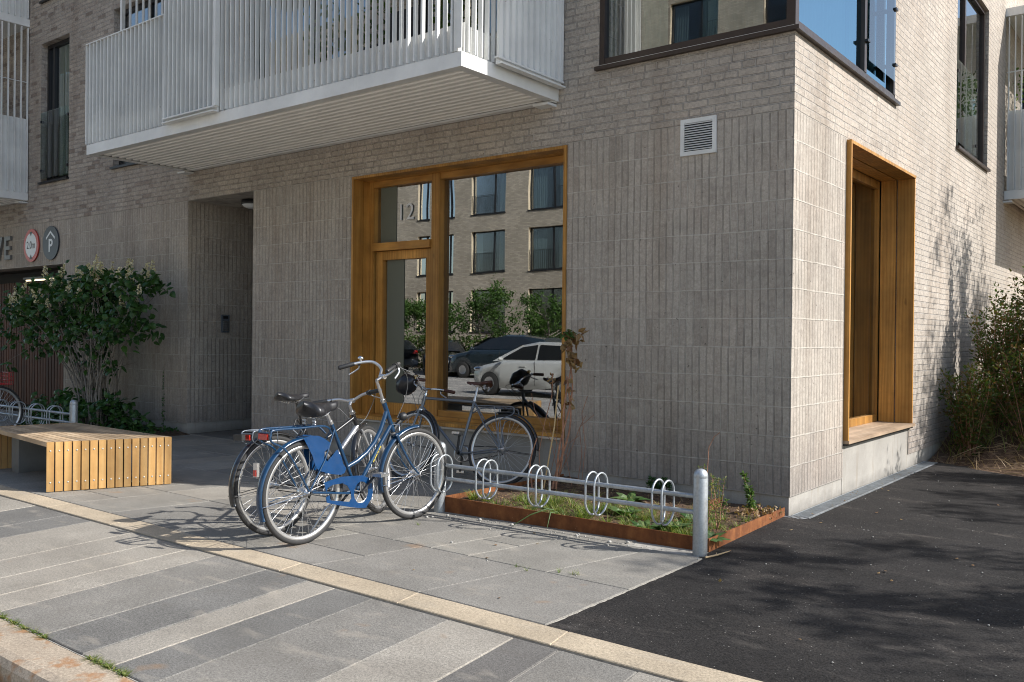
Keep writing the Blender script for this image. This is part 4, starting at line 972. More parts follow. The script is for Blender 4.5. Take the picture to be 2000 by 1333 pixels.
def bike(name,label,pose,c):
    x,y,h,lean=pose; fw=Vector((math.sin(h),math.cos(h),0)); lat=Vector((math.cos(h),-math.sin(h),0)); up=Vector((0,0,1))*math.cos(lean)+lat*math.sin(lean); l2=fw.cross(up)
    Mx=Matrix(((l2.x,fw.x,up.x,x),(l2.y,fw.y,up.y,y),(l2.z,fw.z,up.z,0),(0,0,0,1)))
    root=thing(name,label,'bicycle',M=Mx,group='bicycles parked at the racks')
    L=c['L'];R=.35; rh=(0,R);fh=(L,R); P3=lambda p,x_=0.: (x_,p[0],p[1])
    ht,hb=c['headtop'],c['headbot']; ax=Vector((0,ht[0]-hb[0],ht[1]-hb[1])).normalized(); piv=Vector(P3(hb))
    st=Matrix.Translation(piv)@Matrix.Rotation(c.get('steer',0),4,ax)@Matrix.Translation(-piv)
    fm=M[c['paint']]
    wr=wheel(root,rh,'rear_wheel',None,c.get('rim','rim'),gear=c.get('gear',False),spk=c.get('spk',.0013),side=c.get('side','rim'))
    wf=wheel(root,fh,'front_wheel',st,c.get('rim','rim'),spk=c.get('spk',.0013),side=c.get('side','rim'))
    # frame
    m=MB(); bb=c['bb'];stp=c['seattop']
    m.tube([P3(bb),P3(stp)],.0145,14)
    for p in c['tubes']: m.tube([P3(q) for q in p[0]],p[1],14)
    m.tube([P3(hb),P3(ht)],.018,16)
    m.lathe([(.02,-.036),(.022,-.034),(.022,.034),(.02,.036)],(0,bb[0],bb[1]),'x',20)
    for s_ in (-1,1):
        m.tube([(s_*.018,bb[0]-.02,bb[1]),(s_*.04,bb[0]-.12,bb[1]+.005),(s_*.056,rh[0]+.03,rh[1]+.0)],.0085,10)
        m.tube([(s_*.016,c['stay'][0],c['stay'][1]),(s_*.045,(c['stay'][0]+rh[0])/2+.02,(c['stay'][1]+rh[1])/2),(s_*.056,rh[0]+.008,rh[1]+.01)],.0065,10)
    fr=m.obj('frame',fm,root,world=False)
    if c.get('tubes2'):
        m=MB()
        for p in c['tubes2']: m.tube([P3(q) for q in p[0]],p[1],14)
        m.obj('down_tube',M[c['paint2']],fr,world=False)
    # fork with raked blades
    m=MB(); d=Vector(P3(hb))-ax*.03; hubv=Vector(P3(fh)); n_=(hubv-d)
    for s_ in (-1,1):
        a_=d+Vector((s_*.028,0,0)); mid=d+(-ax)*(n_.length*.62)+Vector((s_*.046,0,0)); e_=hubv+Vector((s_*.052,0,0)); q1=a_.lerp(mid,.5)
        pts=[a_]; 
        for i in range(1,9):
            u=i/8; p=(1-u)**2*a_+2*u*(1-u)*mid+u*u*e_; pts.append(p)
        m.tube(pts,[.0125-.006*(i/8) for i in range(9)],10)
    m.tube([d+Vector((-.034,0,0)),d+Vector((.034,0,0))],.014,12); m.xf(st); m.obj('fork',M[c.get('forkpaint',c['paint'])],root,world=False)
    for qa,qb in ((Vector(P3(hb))-ax*.018,Vector(P3(hb))-ax*.004),(Vector(P3(ht))-ax*.002,Vector(P3(ht))+ax*.022)): m=MB(); m.tube([qa,qb],.0225,16); m.obj('headset_cup',M['chrome'],fr,world=False)
    # stem and handlebar
    m=MB(); sc=c['stemc'];cl=c['clamp']; m.tube([P3(ht),P3(sc)],.0115,12); m.tube([P3(sc),P3(cl)],.0125,12); m.tube([(-.026,cl[0],cl[1]),(.026,cl[0],cl[1])],.019,14); m.xf(st); m.obj('stem',M[c.get('stemm','alu')],root,world=False)
    hbp=c['bar']; left=[(-p[0],cl[0]+p[1],cl[1]+p[2]) for p in hbp][::-1]; right=[(p[0],cl[0]+p[1],cl[1]+p[2]) for p in hbp]
    def smooth(pts,n=5):
        out=[];pts=[Vector(p) for p in pts];k=len(pts)
        for i in range(k-1):
            p0=pts[max(i-1,0)];p1=pts[i];p2=pts[i+1];p3=pts[min(i+2,k-1)]
            for j in range(n): t=j/n; out.append(.5*((2*p1)+(p2-p0)*t+(2*p0-5*p1+4*p2-p3)*t*t+(3*p1-p0-3*p2+p3)*t**3))
        return out+[pts[-1]]
    m=MB(); path=smooth(left+[(0,cl[0],cl[1])]+right); m.tube(path,.0112,12); m.xf(st); hbo=m.obj('handlebar',M[c.get('barm','alu')],root,world=False)
    for side in (-1,1):
        e1=Vector((side*hbp[-1][0],cl[0]+hbp[-1][1],cl[1]+hbp[-1][2])); e0=Vector((side*hbp[-2][0],cl[0]+hbp[-2][1],cl[1]+hbp[-2][2])); d_=(e1-e0).normalized(); g0=e1-d_*.12
        m=MB(); m.tube([g0,g0+d_*.01,e1-d_*.008,e1+d_*.004],[.0165,.0165,.0175,.013],14); m.xf(st); m.obj('grip',M[c['gripm']],hbo,world=False)
        if c.get('levers',True):
            m=MB(); b0=g0-d_*.03; o=Vector((0,.02,-.012)); m.tube([b0+Vector((0,-.012,0)),b0+o],.012,8); m.mat(1); lp=[b0+o,b0+o+d_*.03+Vector((0,.03,-.02)),b0+o+d_*.07+Vector((0,.04,-.034)),b0+o+d_*.115+Vector((0,.036,-.05))]; m.tube(smooth(lp),.0055,8,flat=(1.5,.8)); m.xf(st); m.obj('brake_lever',[M['plastic'],M['alu']],hbo,world=False)
        if c.get('shifter',True) and side==1:
            m=MB(); m.tube([g0-d_*.002,g0-d_*.035],[.021,.019],16); m.xf(st); m.obj('gear_shifter',M['plastic'],hbo,world=False)
        if side==-1 and c.get('bell'):
            m=MB(); b0=g0-d_*.055+Vector((0,0,.022)); m.lathe([(0,.024),(.012,.022),(.021,.012),(.023,0),(.0,-.002)],b0,'z',18); m.tube([b0,b0-Vector((0,0,.02))],.008,8); m.xf(st); m.obj('bell',M[c['bell']],hbo,world=False)
    if c.get('cables'):
        m=MB()
        for cp in c['cables']: m.tube(smooth(cp),.0026,6)
        m.xf(st); m.obj('cable',M['cable'],hbo,world=False)
    # seat post, saddle
    sp=c['post']; m=MB(); m.tube([P3(stp),P3(sp)],.0125,12); m.tube([Vector(P3(stp))-(Vector(P3(sp))-Vector(P3(stp))).normalized()*.004,Vector(P3(stp))+(Vector(P3(sp))-Vector(P3(stp))).normalized()*.022],.0175,14); m.box(-.022,.022,sp[0]-.02,sp[0]+.025,sp[1]-.004,sp[1]+.014); m.obj('seat_post',M[c.get('postm','alu')],root,world=False)
    saddle(root,*c['saddle'])
    # cranks and pedals
    m=MB(); ca=math.radians(c['crank']); cv=Vector((0,math.cos(ca),math.sin(ca)))*.17; B=Vector(P3(bb))
    m.tube([B+Vector((.058,0,0)),B+cv+Vector((.075,0,0))],.009,8,flat=(1.5,.8)); m.tube([B-Vector((.058,0,0)),B-cv-Vector((.075,0,0))],.009,8,flat=(1.5,.8)); m.tube([B-Vector((.062,0,0)),B+Vector((.062,0,0))],.010,10)
    co=m.obj('cranks',M[c.get('crankm','plastic')],root,world=False)
    for s_,v in ((1,cv),(-1,-cv)):
        m=MB(); q=B+v+Vector((s_*.12,0,0)); 
        for dy in (-.032,.032): m.box(q.x-.045,q.x+.045,q.y+dy-.008,q.y+dy+.008,q.z-.012,q.z+.012)
        for dx in (-.042,.0,.042): m.box(q.x+dx-.007,q.x+dx+.007,q.y-.024,q.y+.024,q.z-.010,q.z+.010)
        m.tube([q-Vector((s_*.045,0,0)),q+Vector((s_*.04,0,0))],.006,8); m.obj('pedal',M[c.get('pedalm','alu')],co,world=False)
    m=MB(); cr=.085
    m.lathe([(cr-.012,.042),(cr,.042),(cr,.045),(cr-.012,.045),(cr-.012,.042)],(0,bb[0],bb[1]),'x',40)
    for i in range(5): an=2*PI*i/5+.3; m.tube([(.043,bb[0],bb[1]),(.043,bb[0]+(cr-.01)*math.cos(an),bb[1]+(cr-.01)*math.sin(an))],.005,6)
    m.obj('chainring',M[c.get('ringm','alu')],co,world=False)
    if c.get('chain',True):
        m=MB(); 
        for dz,ra in ((cr-.005,.035),(-(cr-.005),-.035)): m.tube([(.0435,bb[0],bb[1]+dz),(.0435,rh[0],rh[1]+ra)],.004,6)
        m.obj('chain',M['plastic'],co,world=False)
    # mudguards
    fp=M[c.get('fenderm',c['paint'])]
    if c.get('fr'):
        m=MB(); fender(m,rh,R+.022,*c['fr'])
        for a_ in c.get('fstays',(185,)):
            for s_ in (-1,1): m.tube([(s_*.055,rh[0],rh[1]),(s_*.032,rh[0]+(R+.015)*math.cos(math.radians(a_)),rh[1]+(R+.015)*math.sin(math.radians(a_)))],.0028,6)
        m.obj('rear_mudguard',fp,root,world=False)
    if c.get('ff'):
        m=MB(); fender(m,fh,R+.022,*c['ff'])
        for s_ in (-1,1): m.tube([(s_*.052,fh[0],fh[1]),(s_*.032,fh[0]+(R+.015)*math.cos(math.radians(188)),fh[1]+(R+.015)*math.sin(math.radians(188)))],.0028,6)
        m.xf(st); m.obj('front_mudguard',fp,root,world=False)
    if c.get('rack'):
        r0,r1,rz,rt=c['rack']; m=MB()
        for s_ in (-1,1):
            m.tube(smooth([(s_*.03,r1+.10,rz-.06),(s_*.055,r1+.02,rz),(s_*.06,(r0+r1)/2,rz+.004),(s_*.06,r0+.03,rz+.006),(s_*.06,r0,rz-.02),(s_*.06,r0+.01,rz-.07),(s_*.058,r0+.14,rz-.15),(s_*.058,.0,R+.012)]),rt,8)
            if c.get('rackstay',True): m.tube([(s_*.06,(r0+r1)/2+.02,rz),(s_*.058,.01,R+.012)],rt*.8,8)
        m.tube([(0,r1+.02,rz),(0,r0+.03,rz+.004)],rt*.8,8)
        for q in (.1,.35,.6,.85): m.tube([(-.06,r0+(r1-r0)*q,rz+.002),(.06,r0+(r1-r0)*q,rz+.002)],rt*.8,8)
        m.tube([(-.06,r0,rz-.012),(.06,r0,rz-.012)],rt,8)
        ro=m.obj('luggage_rack',M[c.get('rackm',c['paint'])],root,world=False)
        if c.get('refl'):
            m=MB(); m.box(-.045,.045,r0-.018,r0-.004,rz-.055,rz-.018); m.obj('rear_reflector',M['reflector'],ro,world=False)
    for fn in c.get('extra',()): fn(root,st,smooth,M,P3)
    return root
def blue_extra(root,st,smooth,M,P3):
    for s_ in (-1,1):
        m=MB(); pts=[(-.035,.722),(.03,.735),(.095,.728),(.15,.703),(.197,.672),(.190,.635),(.150,.615),(.145,.565),(.175,.545),(.225,.585),(.262,.618),(.305,.560),(.318,.515),(.349,.478),(.335,.447),(.300,.436),(.20,.455),(.098,.49),(.07,.52),(.04,.60)]
        m.prism(pts,[],lambda u,v,t:(s_*t,u,v),.040,.043); m.obj('skirt_guard',M['bluesheet'],root,world=False)
    m=MB(); outer=[(.140,.402),(.20,.412),(.30,.424),(.40,.418),(.50,.410),(.56,.385),(.598,.335),(.603,.270),(.585,.225),(.535,.172),(.46,.182),(.38,.200),(.26,.232),(.165,.262),(.158,.300),(.19,.310),(.20,.272),(.30,.252),(.375,.238),(.395,.262),(.385,.31),(.355,.355),(.31,.378),(.22,.378),(.175,.362),(.160,.335)]
    circ=[(.488+.070*math.cos(2*PI*i/28),.290+.078*math.sin(2*PI*i/28)) for i in range(28)]
    m.prism(outer,[circ],lambda u,v,t:(t,u,v),.047,.050); m.obj('chain_guard',M['bluesheet'],root,world=False)
    m=MB(); m.tube([(.0,.89,.775),(.0,.955,.790)],.004,6); m.lathe([(0,-.03),(.02,-.027),(.030,-.01),(.033,.012),(.033,.02)],(0,.955,.80),'y',20); m.obj('headlight',M['plastic'],root,world=False)
    m=MB(); m.lathe([(0,.024),(.031,.021)],(0,.955,.80),'y',20); m.tube([(-.05,.875,.70),(-.045,.88,.745),(.045,.88,.745),(.05,.875,.70)],.006,6); m.obj('brake_caliper',M['chrome'],root,world=False)
    m=MB(); m.box(-.018,.018,-.395,-.375,.50,.59); m.obj('tail_lamp',M['alu'],root,world=False)
    m=MB(); m.box(-.014,.014,-.400,-.3955,.505,.545); m.obj('tail_reflector',M['reflector'],root,world=False)
    m=MB(); m.tube([(-.05,.36,.26),(-.06,.25,.19),(-.13,.16,.005)],.007,8); m.obj('kickstand',M['alu'],root,world=False)
    m=MB()
    for i,(a,b) in enumerate(((.0,.028),(.034,.05),(.056,.086),(.092,.11))):
        p0=Vector((.0150,.715-a*.7,.600-a*1.02)); p1=Vector((.0150,.715-b*.7,.600-b*1.02)); m.tube([p0,p1],.006,6,flat=(1,.5))
    m.obj('decal',M['yellow'],root,world=False)
    m=MB(); m.box(-.004,.004,.10,.104,.01,.06) if False else m.box(.041,.047,.335,.345,.40,.415); m.obj('bolt',M['chrome'],root,world=False)
bike('bicycle','blue step-through bicycle with a matching skirt guard and chain case, front wheel in the rack',(-2.168,-3.144,-.024,-.004),dict(L=1.097,bb=(.487,.293),seattop=(.245,.798),headtop=(.757,.922),headbot=(.858,.697),paint='blue',stay=(.262,.760),steer=-.05,
  tubes=[([(.79,.865),(.765,.80),(.725,.715),(.665,.63),(.585,.56),(.49,.51),(.395,.478)],.0165),([(.835,.745),(.72,.605),(.60,.455),(bbx:=.487,.300)],.0155)],
  stemc=(.682,1.084),clamp=(.742,1.112),bar=[(.03,.005,.008),(.075,.05,.055),(.14,.03,.10),(.19,-.04,.098),(.235,-.13,.075),(.262,-.20,.055)],gripm='plastic',bell='chrome',
  post=(.190,.895),saddle=(.000,.300,.955,.25,'vinyl',.125,True),crank=43,fr=(203,58),ff=(87,196),fstays=(188,),rack=(-.32,.12,.79,.0075),rackstay=False,refl=True,chain=False,gear=True,
  cables=[[(.20,.72,1.19),(.23,.86,1.12),(.20,.98,.95),(.10,.96,.82),(.03,.89,.72)],[(.16,.76,1.2),(.10,.90,1.10),(.05,.93,.95),(.03,.87,.80)]],extra=(blue_extra,)))
def grey_extra(root,st,smooth,M,P3):
    m=MB(); m.tube([(-.05,.36,.26),(-.06,.25,.19),(-.12,.15,.005)],.007,8); m.obj('kickstand',M['plastic'],root,world=False)
    m=MB(); m.box(-.045,.045,-.30,-.27,.69,.73); m.obj('tail_lamp',M['plastic'],root,world=False)
    m=MB(); m.tube(smooth([(-.02,.30,.73),(.0,.24,.78),(.02,.20,.80),(.03,.17,.76),(.03,.15,.735)]),.006,6); m.obj('lock_cable',M['plastic'],root,world=False)
bike('bicycle','black and silver trekking bicycle with a red rack lamp, left of the blue bicycle',(-2.535,-3.09,-.045,-.06),dict(L=1.0,bb=(.44,.29),seattop=(.268,.785),headtop=(.785,.805),headbot=(.832,.690),paint='blackpaint',paint2='silverpaint',stay=(.29,.73),steer=.42,forkpaint='silverpaint',
  tubes=[([(.80,.775),(.60,.68),(.325,.555)],.014)],tubes2=[([(.828,.705),(.66,.55),(.45,.30)],.020)],
  stemc=(.755,.868),clamp=(.795,.905),bar=[(.03,.0,.006),(.10,.0,.03),(.18,-.025,.035),(.29,-.085,.032)],gripm='plastic',bell=None,post=(.225,.935),saddle=(.06,.35,.992,.175,'vinyl',.07),
  crank=-70,fr=(196,62),ff=(95,196),rack=(-.22,.16,.742,.0045),rackm='gunmetal',refl=True,fenderm='blackpaint',postm='blackpaint',
  cables=[[(.20,.78,.93),(.16,.92,.93),(.08,1.0,.85),(.03,.96,.76),(.0,.90,.72)],[(-.2,.76,.93),(-.14,.88,.86),(-.04,.86,.72)]],extra=(grey_extra,)))
bike('bicycle','slate grey bicycle with a brown leather saddle leaning under the shop window',(-2.639+.012,-.385-.11,-1.84,.29),dict(L=.99,bb=(.436,.294),seattop=(.352,.815),headtop=(.905,.852),headbot=(.925,.715),paint='gunmetal',stay=(.350,.80),steer=-.30,
  tubes=[([(.908,.825),(.355,.805)],.014),([(.922,.735),(.450,.300)],.0155)],stemc=(.895,.90),clamp=(.945,.925),bar=[(.03,.0,.004),(.09,-.005,.02),(.16,-.05,.035),(.20,-.12,.03),(.22,-.22,.012)],gripm='leather',bell='brass',barm='chrome',
  post=(.335,.965),saddle=(.19,.465,1.012,.17,'leather',.055,True),crank=-88,fr=(178,75),ff=(112,192),rack=(-.10,.27,.757,.0055),rackm='gunmetal',refl=False,rackm2=0,fenderm='blackpaint',gear=True,spk=.0011,shifter=False,side='chrome',
  cables=[[(.15,.86,.97),(.10,1.05,.93),(.03,1.02,.80),(.02,.95,.70)],[(-.15,.86,.97),(-.10,1.08,.96),(-.03,1.03,.82),(-.02,.95,.66)]]))
def red_extra(root,st,smooth,M,P3):
    m=MB()
    for z in (.72,.77,.82,.87): m.tube([(-.17,.93,z),(.17,.93,z),(.17,1.18,z),(-.17,1.18,z)],.004,5,closed=True)
    for i in range(8):
        for y in (.93,1.18): m.tube([(-.17+i*.0486,y,.72),(-.17+i*.0486,y,.87)],.003,5)
    for i in range(6):
        for x in (-.17,.17): m.tube([(x,.93+i*.05,.72),(x,.93+i*.05,.87)],.003,5)
    for i in range(8): m.tube([(-.17+i*.0486,.93,.72),(-.17+i*.0486,1.18,.72)],.003,5)
    m.obj('basket',M['redpaint'],root,world=False)
bike('bicycle','red bicycle with a red wire basket at the far rack beside the bench',(-9.93,-3.02,0.,.0),dict(L=1.05,bb=(.45,.29),seattop=(.26,.76),headtop=(.80,.86),headbot=(.86,.69),paint='redpaint',stay=(.28,.70),steer=.1,tubes=[([(.81,.84),(.70,.66),(.55,.52),(.40,.46)],.015),([(.85,.72),(.46,.30)],.015)],
  stemc=(.765,.97),clamp=(.80,1.0),bar=[(.03,0,.005),(.12,.0,.05),(.2,-.06,.06),(.26,-.17,.04)],gripm='plastic',bell=None,post=(.225,.86),saddle=(.08,.33,.90,.2,'vinyl',.06),crank=20,fr=(200,60),ff=(85,195),rack=(-.25,.12,.76,.006),refl=True,extra=(red_extra,)))
# helmet hung on the handlebar of the leaning bicycle
t=thing('bicycle_helmet','black bicycle helmet hanging from the handlebar of the slate grey bicycle','helmet',(-3.68,-.52,.93))
m=MB()
def hf(p):
    if p.z<0: p=Vector((p.x*1.,p.y*1.,p.z*.45))
    k=1+.05*math.cos(6*math.atan2(p.y,p.x)); return Vector((p.x*k,p.y*k,p.z))
m.blob((0,0,0),(.135,.105,.115),28,16,hf); m.xf(Matrix.Translation((-3.70,-.62,.93))@Matrix.Rotation(1.9,4,'X')@Matrix.Rotation(.5,4,'Z')); m.obj('shell',M['vinyl'],t)
m=MB(); m.tube([(-3.66,-.60,1.00),(-3.64,-.57,1.03),(-3.60,-.55,1.01),(-3.62,-.60,.93)],.005,6); m.obj('strap',M['plastic'],t)
# ------------------------------------------------------------------ plants
def rv(r=R_): 
    while 1:
        v=Vector((r.uniform(-1,1),r.uniform(-1,1),r.uniform(-1,1)))
        if .05<v.length<1: return v.normalized()
def leafq(m,p,d,n,L,W,fold=.18,curl=.2):
    """six-point leaf from p along d, folded on its midrib"""
    d=d.normalized(); s=d.cross(n)
    if s.length<1e-3: s=d.orthogonal()
    s.normalize(); n=s.cross(d)
    a=p; t=p+d*L-n*L*curl; mid=p+d*L*.45+n*W*fold
    l1=p+d*L*.30+s*W*.5; l2=p+d*L*.68+s*W*.38-n*L*curl*.4; r1=p+d*L*.30-s*W*.5; r2=p+d*L*.68-s*W*.38-n*L*curl*.4
    m.add([a,l1,l2,t,r2,r1,mid],[(0,1,6),(1,2,6),(2,3,6),(3,4,6),(4,5,6),(5,0,6)])
def blade(m,p,d,L,W,bend=.5,n=4):
    d=d.normalized(); s=d.cross(Vector((0,0,1)))
    if s.length<1e-3: s=Vector((1,0,0))
    s.normalize(); h=Vector((d.x,d.y,0)); h=h.normalized() if h.length>1e-3 else rv()
    vs=[]
    for i in range(n+1):
        u=i/n; q=p+d*L*u+h*L*bend*u*u*.6-Vector((0,0,1))*L*bend*u*u*.45; w=W*(1-u**1.5)*.5+.0002
        vs+=[q-s*w,q+s*w]
    m.add(vs,[(2*i,2*i+1,2*i+3,2*i+2) for i in range(n)])
def tuft(m,c,n,L,W,spread=.6,bend=.6,rad=.03):
    for _ in range(n):
        a=R_.uniform(0,2*PI); d=Vector((math.cos(a)*spread*R_.random(),math.sin(a)*spread*R_.random(),1)); p=Vector(c)+Vector((math.cos(a),math.sin(a),0))*rad*R_.random()
        blade(m,p,d,L*R_.uniform(.5,1.1),W*R_.uniform(.7,1.2),bend*R_.uniform(.4,1.4))
def cpath(p,d,L,n,wig,up=0.):
    pts=[Vector(p)]; d=Vector(d).normalized()
    for i in range(n):
        d=(d+rv()*wig+Vector((0,0,up))).normalized(); pts.append(pts[-1]+d*L/n)
    return pts
# flowering shrub by the garage entrance
t=thing('shrub','large multi-stemmed flowering shrub with dark leaves and cream flower spikes by the garage entrance','shrub',(-9.9,-.75,0))
wood_=MB(); lf=MB(); pan=MB(); dead=MB()
def lut(x,t):
    for (a,p),(b,q) in zip(t,t[1:]):
        if a<=x<=b: return p+(q-p)*(x-a)/(b-a)
    return t[0][1] if x<t[0][0] else t[-1][1]
TOP=[(-12.4,1.75),(-11.7,2.05),(-10.9,2.30),(-10.2,2.15),(-9.5,2.28),(-8.8,2.22),(-8.2,2.02),(-7.6,1.72)]
def bez(a,b,c,d,n=9): return [((1-t)**3)*a+3*t*(1-t)**2*b+3*t*t*(1-t)*c+t**3*d for t in [k/n for k in range(n+1)]]
clus=[]; nodes=[]
for i in range(46):      # main stems fanning out of the ground
    tx=R_.uniform(-12.35,-8.4); tz=lut(tx,TOP)-abs(R_.gauss(.12,.3)); tz=max(tz,1.15); e=Vector((tx,R_.uniform(-.95,-.35),tz))
    b=Vector((R_.uniform(-10.35,-9.15)*.55+(-9.8+(tx+9.8)*.22)*.45,R_.uniform(-.85,-.45),0)); r0=R_.uniform(.009,.019)
    pts=bez(b,b+Vector(((tx-b.x)*.12,0,tz*.42)),b+Vector(((tx-b.x)*.5,(e.y-b.y)*.5,tz*.78)),e); pts=[p+rv()*.018*(k>0) for k,p in enumerate(pts)]
    wood_.tube(pts,[r0*(1-.082*k) for k in range(10)],6,cap=False); nodes+=pts[5:]; clus.append(e)
    for _ in range(2):
        k=R_.randint(3,8); q=pts[k]+Vector((R_.uniform(-.5,.5),R_.uniform(-.3,.3),R_.uniform(.05,.4))); q.z=min(q.z,lut(q.x,TOP)); tw=[pts[k],pts[k].lerp(q,.5)+rv()*.04,q]; wood_.tube(tw,[r0*.4,r0*.3,r0*.2],5,cap=False); nodes+=tw[1:]
        if q.z>1.2 or R_.random()<.25: clus.append(q)
for i in range(205):
    x=R_.uniform(-12.45,-8.35); z=lut(x,TOP)-abs(R_.gauss(0,.36))-(R_.uniform(.2,.6) if i%5==0 else 0)+(R_.uniform(0,.10) if i%7==0 else 0); 
    if z<.75 or noise.noise((x*2.1,z*2.6,4.))<-.06: continue
    q=Vector((x,-.75+R_.uniform(-.42,.38),z)); nn=min(nodes,key=lambda p:(p-q).length); wood_.tube([nn,nn.lerp(q,.5)+Vector((0,0,-.03)),q],[.004,.003,.002],5,cap=False); clus.append(q)
for p in clus:
    for _ in range(R_.randint(6,12)):
        q=p+rv()*.16*R_.random()**.5; leafq(lf,q,(rv()+Vector((0,0,-.5))).normalized(),(rv()*.7+Vector((0,-.3,1))).normalized(),R_.uniform(.075,.135),R_.uniform(.06,.105),.12,.25)
    if p.z>lut(p.x,TOP)-.55 and R_.random()<.42:
        L=R_.uniform(.12,.22); ax=(Vector((R_.uniform(-.3,.3),R_.uniform(-.3,.3),1))).normalized(); b=p+ax*.05
        wood_.tube([p,b+ax*L],.0025,5,cap=False)
        for k in range(int(60*L/.18)):
            u=R_.random(); rr=.030*(1-u)**.7+.004; a=R_.uniform(0,2*PI); s1=ax.orthogonal().normalized(); s2=ax.cross(s1)
            q=b+ax*L*u+(s1*math.cos(a)+s2*math.sin(a))*rr; leafq(pan,q,rv(),rv(),.026,.022,.1,.1)
for i in range(190):  # basal foliage
    a=R_.uniform(0,2*PI); rr=R_.random()**.5; c=Vector((-10.1+1.45*rr*math.cos(a),-.7+.42*rr*math.sin(a),R_.uniform(.08,.62)*(1-.3*rr)))
    if c.x>-9.1: c.z*=.55
    for _ in range(5): leafq(lf,c+rv()*.08,(rv()+Vector((0,0,-.2))),(rv()*.6+Vector((0,-.4,1))).normalized(),R_.uniform(.07,.13),R_.uniform(.06,.10),.12,.25)
wood_.obj('stem',M['bark'],t); lf.obj('foliage',M['leaf_shrub'],t); pan.obj('flower_spike',M['panicle'],t,kind='stuff')
# bed under the shrub
m=MB(); nx,ny=60,24; vs=[]
for j in range(ny+1):
    for i in range(nx+1):
        x=-11.5+2.95*i/nx; y=-1.35+1.35*j/ny; e=min(1,(i/nx)*6,(1-i/nx)*6,(j/ny)*6); vs.append((x,y,.002+e*.05+.02*e*noise.noise((x*6,y*6,0))))
m.add(vs,[(j*(nx+1)+i,j*(nx+1)+i+1,(j+1)*(nx+1)+i+1,(j+1)*(nx+1)+i) for j in range(ny) for i in range(nx)],True); tag(m.obj('planting_soil',M['soil']),'dark soil bed under the flowering shrub','soil',kind='stuff')
m=MB()
for i in range(420):
    c=Vector((R_.uniform(-11.3,-8.6),R_.uniform(-1.25,-.05),.05)); 
    for _ in range(3): leafq(m,c,Vector((R_.uniform(-1,1),R_.uniform(-1,1),R_.uniform(.1,1.2))),rv(),R_.uniform(.03,.07),R_.uniform(.02,.045))
tag(m.obj('ground_cover',M['leaf_shrub']),'low dark ground cover growing round the shrub base','ground cover',kind='stuff')
t=thing('tall_weed','thin dark upright weed at the wall corner right of the shrub','weed',(-8.83,-.25,0))
m=MB(); m.tube([(-8.83,-.25,0),(-8.84,-.24,.5),(-8.81,-.24,.98)],.005,6); m.obj('stem',M['bark'],t)
m=MB()
for i in range(110): u=R_.random(); leafq(m,Vector((-8.835,-.245,.05+.9*u)),rv(),rv(),.035*(1.2-u),.02)
m.obj('foliage',M['leaf_shrub'],t)
# planting in the rusty bed
def sp(x,y): return (x,y,soil_h(x,y))
m=MB()
spots=[(-2.05,-1.50,.10,90),(-1.98,-1.42,.09,60)]
for i in range(26): spots.append((R_.uniform(-1.62,-1.02),R_.uniform(-1.52,-1.1),R_.uniform(.07,.14),34))
for i in range(30): spots.append((R_.uniform(-1.05,-.15),R_.uniform(-1.52,-.85),R_.uniform(.06,.12),26))
for i in range(12): spots.append((R_.uniform(-.6,-.1),R_.uniform(-1.50,-1.3),R_.uniform(.05,.10),26))
for i in range(90): spots.append((R_.uniform(-1.9,-.05),R_.uniform(-1.53,-.6),R_.uniform(.03,.10),16))
for x,y,L,n in spots: tuft(m,sp(x,y),n,L*1.3,.0055,.8,.8,.045)
tag(m.obj('grass',M['grass']),'tufts of grass growing along the rusty planting bed','grass',kind='stuff')
m=MB()
for i in range(900):
    x,y=R_.uniform(-2.15,0.),R_.uniform(-1.55,-.05); z=soil_h(x,y)+.004; s_=R_.uniform(.01,.035); leafq(m,Vector((x,y,z)),Vector((R_.uniform(-1,1),R_.uniform(-1,1),R_.uniform(-.05,.35))),Vector((R_.uniform(-.4,.4),R_.uniform(-.4,.4),1)),s_,s_*.5)
for i in range(260): x,y=R_.uniform(-1.5,0.),R_.uniform(-1.5,-.2); blade(m,Vector(sp(x,y)),Vector((R_.uniform(-1,1),R_.uniform(-1,1),R_.uniform(.05,.6))),R_.uniform(.04,.12),.004,.4)
for i in range(130): x,y=R_.uniform(-.28,-.02),R_.uniform(-.55,-.05); leafq(m,Vector(sp(x,y))+Vector((0,0,R_.uniform(0,.05))),rv(),rv(),.035,.022)
tag(m.obj('leaf_litter',M['leaf_dry']),'dry brown leaf litter lying on the soil of the planting bed','leaf litter',kind='stuff')
def broad(x,y,n,L,label):
    t_=MB(); c=Vector(sp(x,y))
    for i in range(n):
        a=2*PI*i/n*1.6+R_.uniform(-.3,.3); d=Vector((math.cos(a),math.sin(a),R_.uniform(.35,1.1))); q=c+Vector((math.cos(a),math.sin(a),0))*.012
        leafq(t_,q+d.normalized()*L*.15,d,Vector((0,0,1)),L*R_.uniform(.7,1.1),L*.5,.15,.35)
    return tag(t_.obj('broadleaf_plant',M['leaf_big']),label,'plant','broad-leaved plants in the planting bed')
broad(-.03,-1.43,15,.13,'broad-leaved green plant between the rack end post and the bed corner')
broad(-.36,-1.33,16,.145,'broad-leaved plant behind the fifth wheel holder of the near rack')
broad(-.86,-1.12,14,.14,'broad-leaved plant left of the fourth wheel holder of the near rack')
broad(-1.12,-.62,11,.15,'broad-leaved plant at the back of the bed, right of the tall dried vine')
broad(-.52,-1.42,12,.12,'broad-leaved plant low between the fourth and fifth wheel holders')
broad(-.42,-.86,12,.12,'broad-leaved plant in the middle of the bed behind the rack rails')
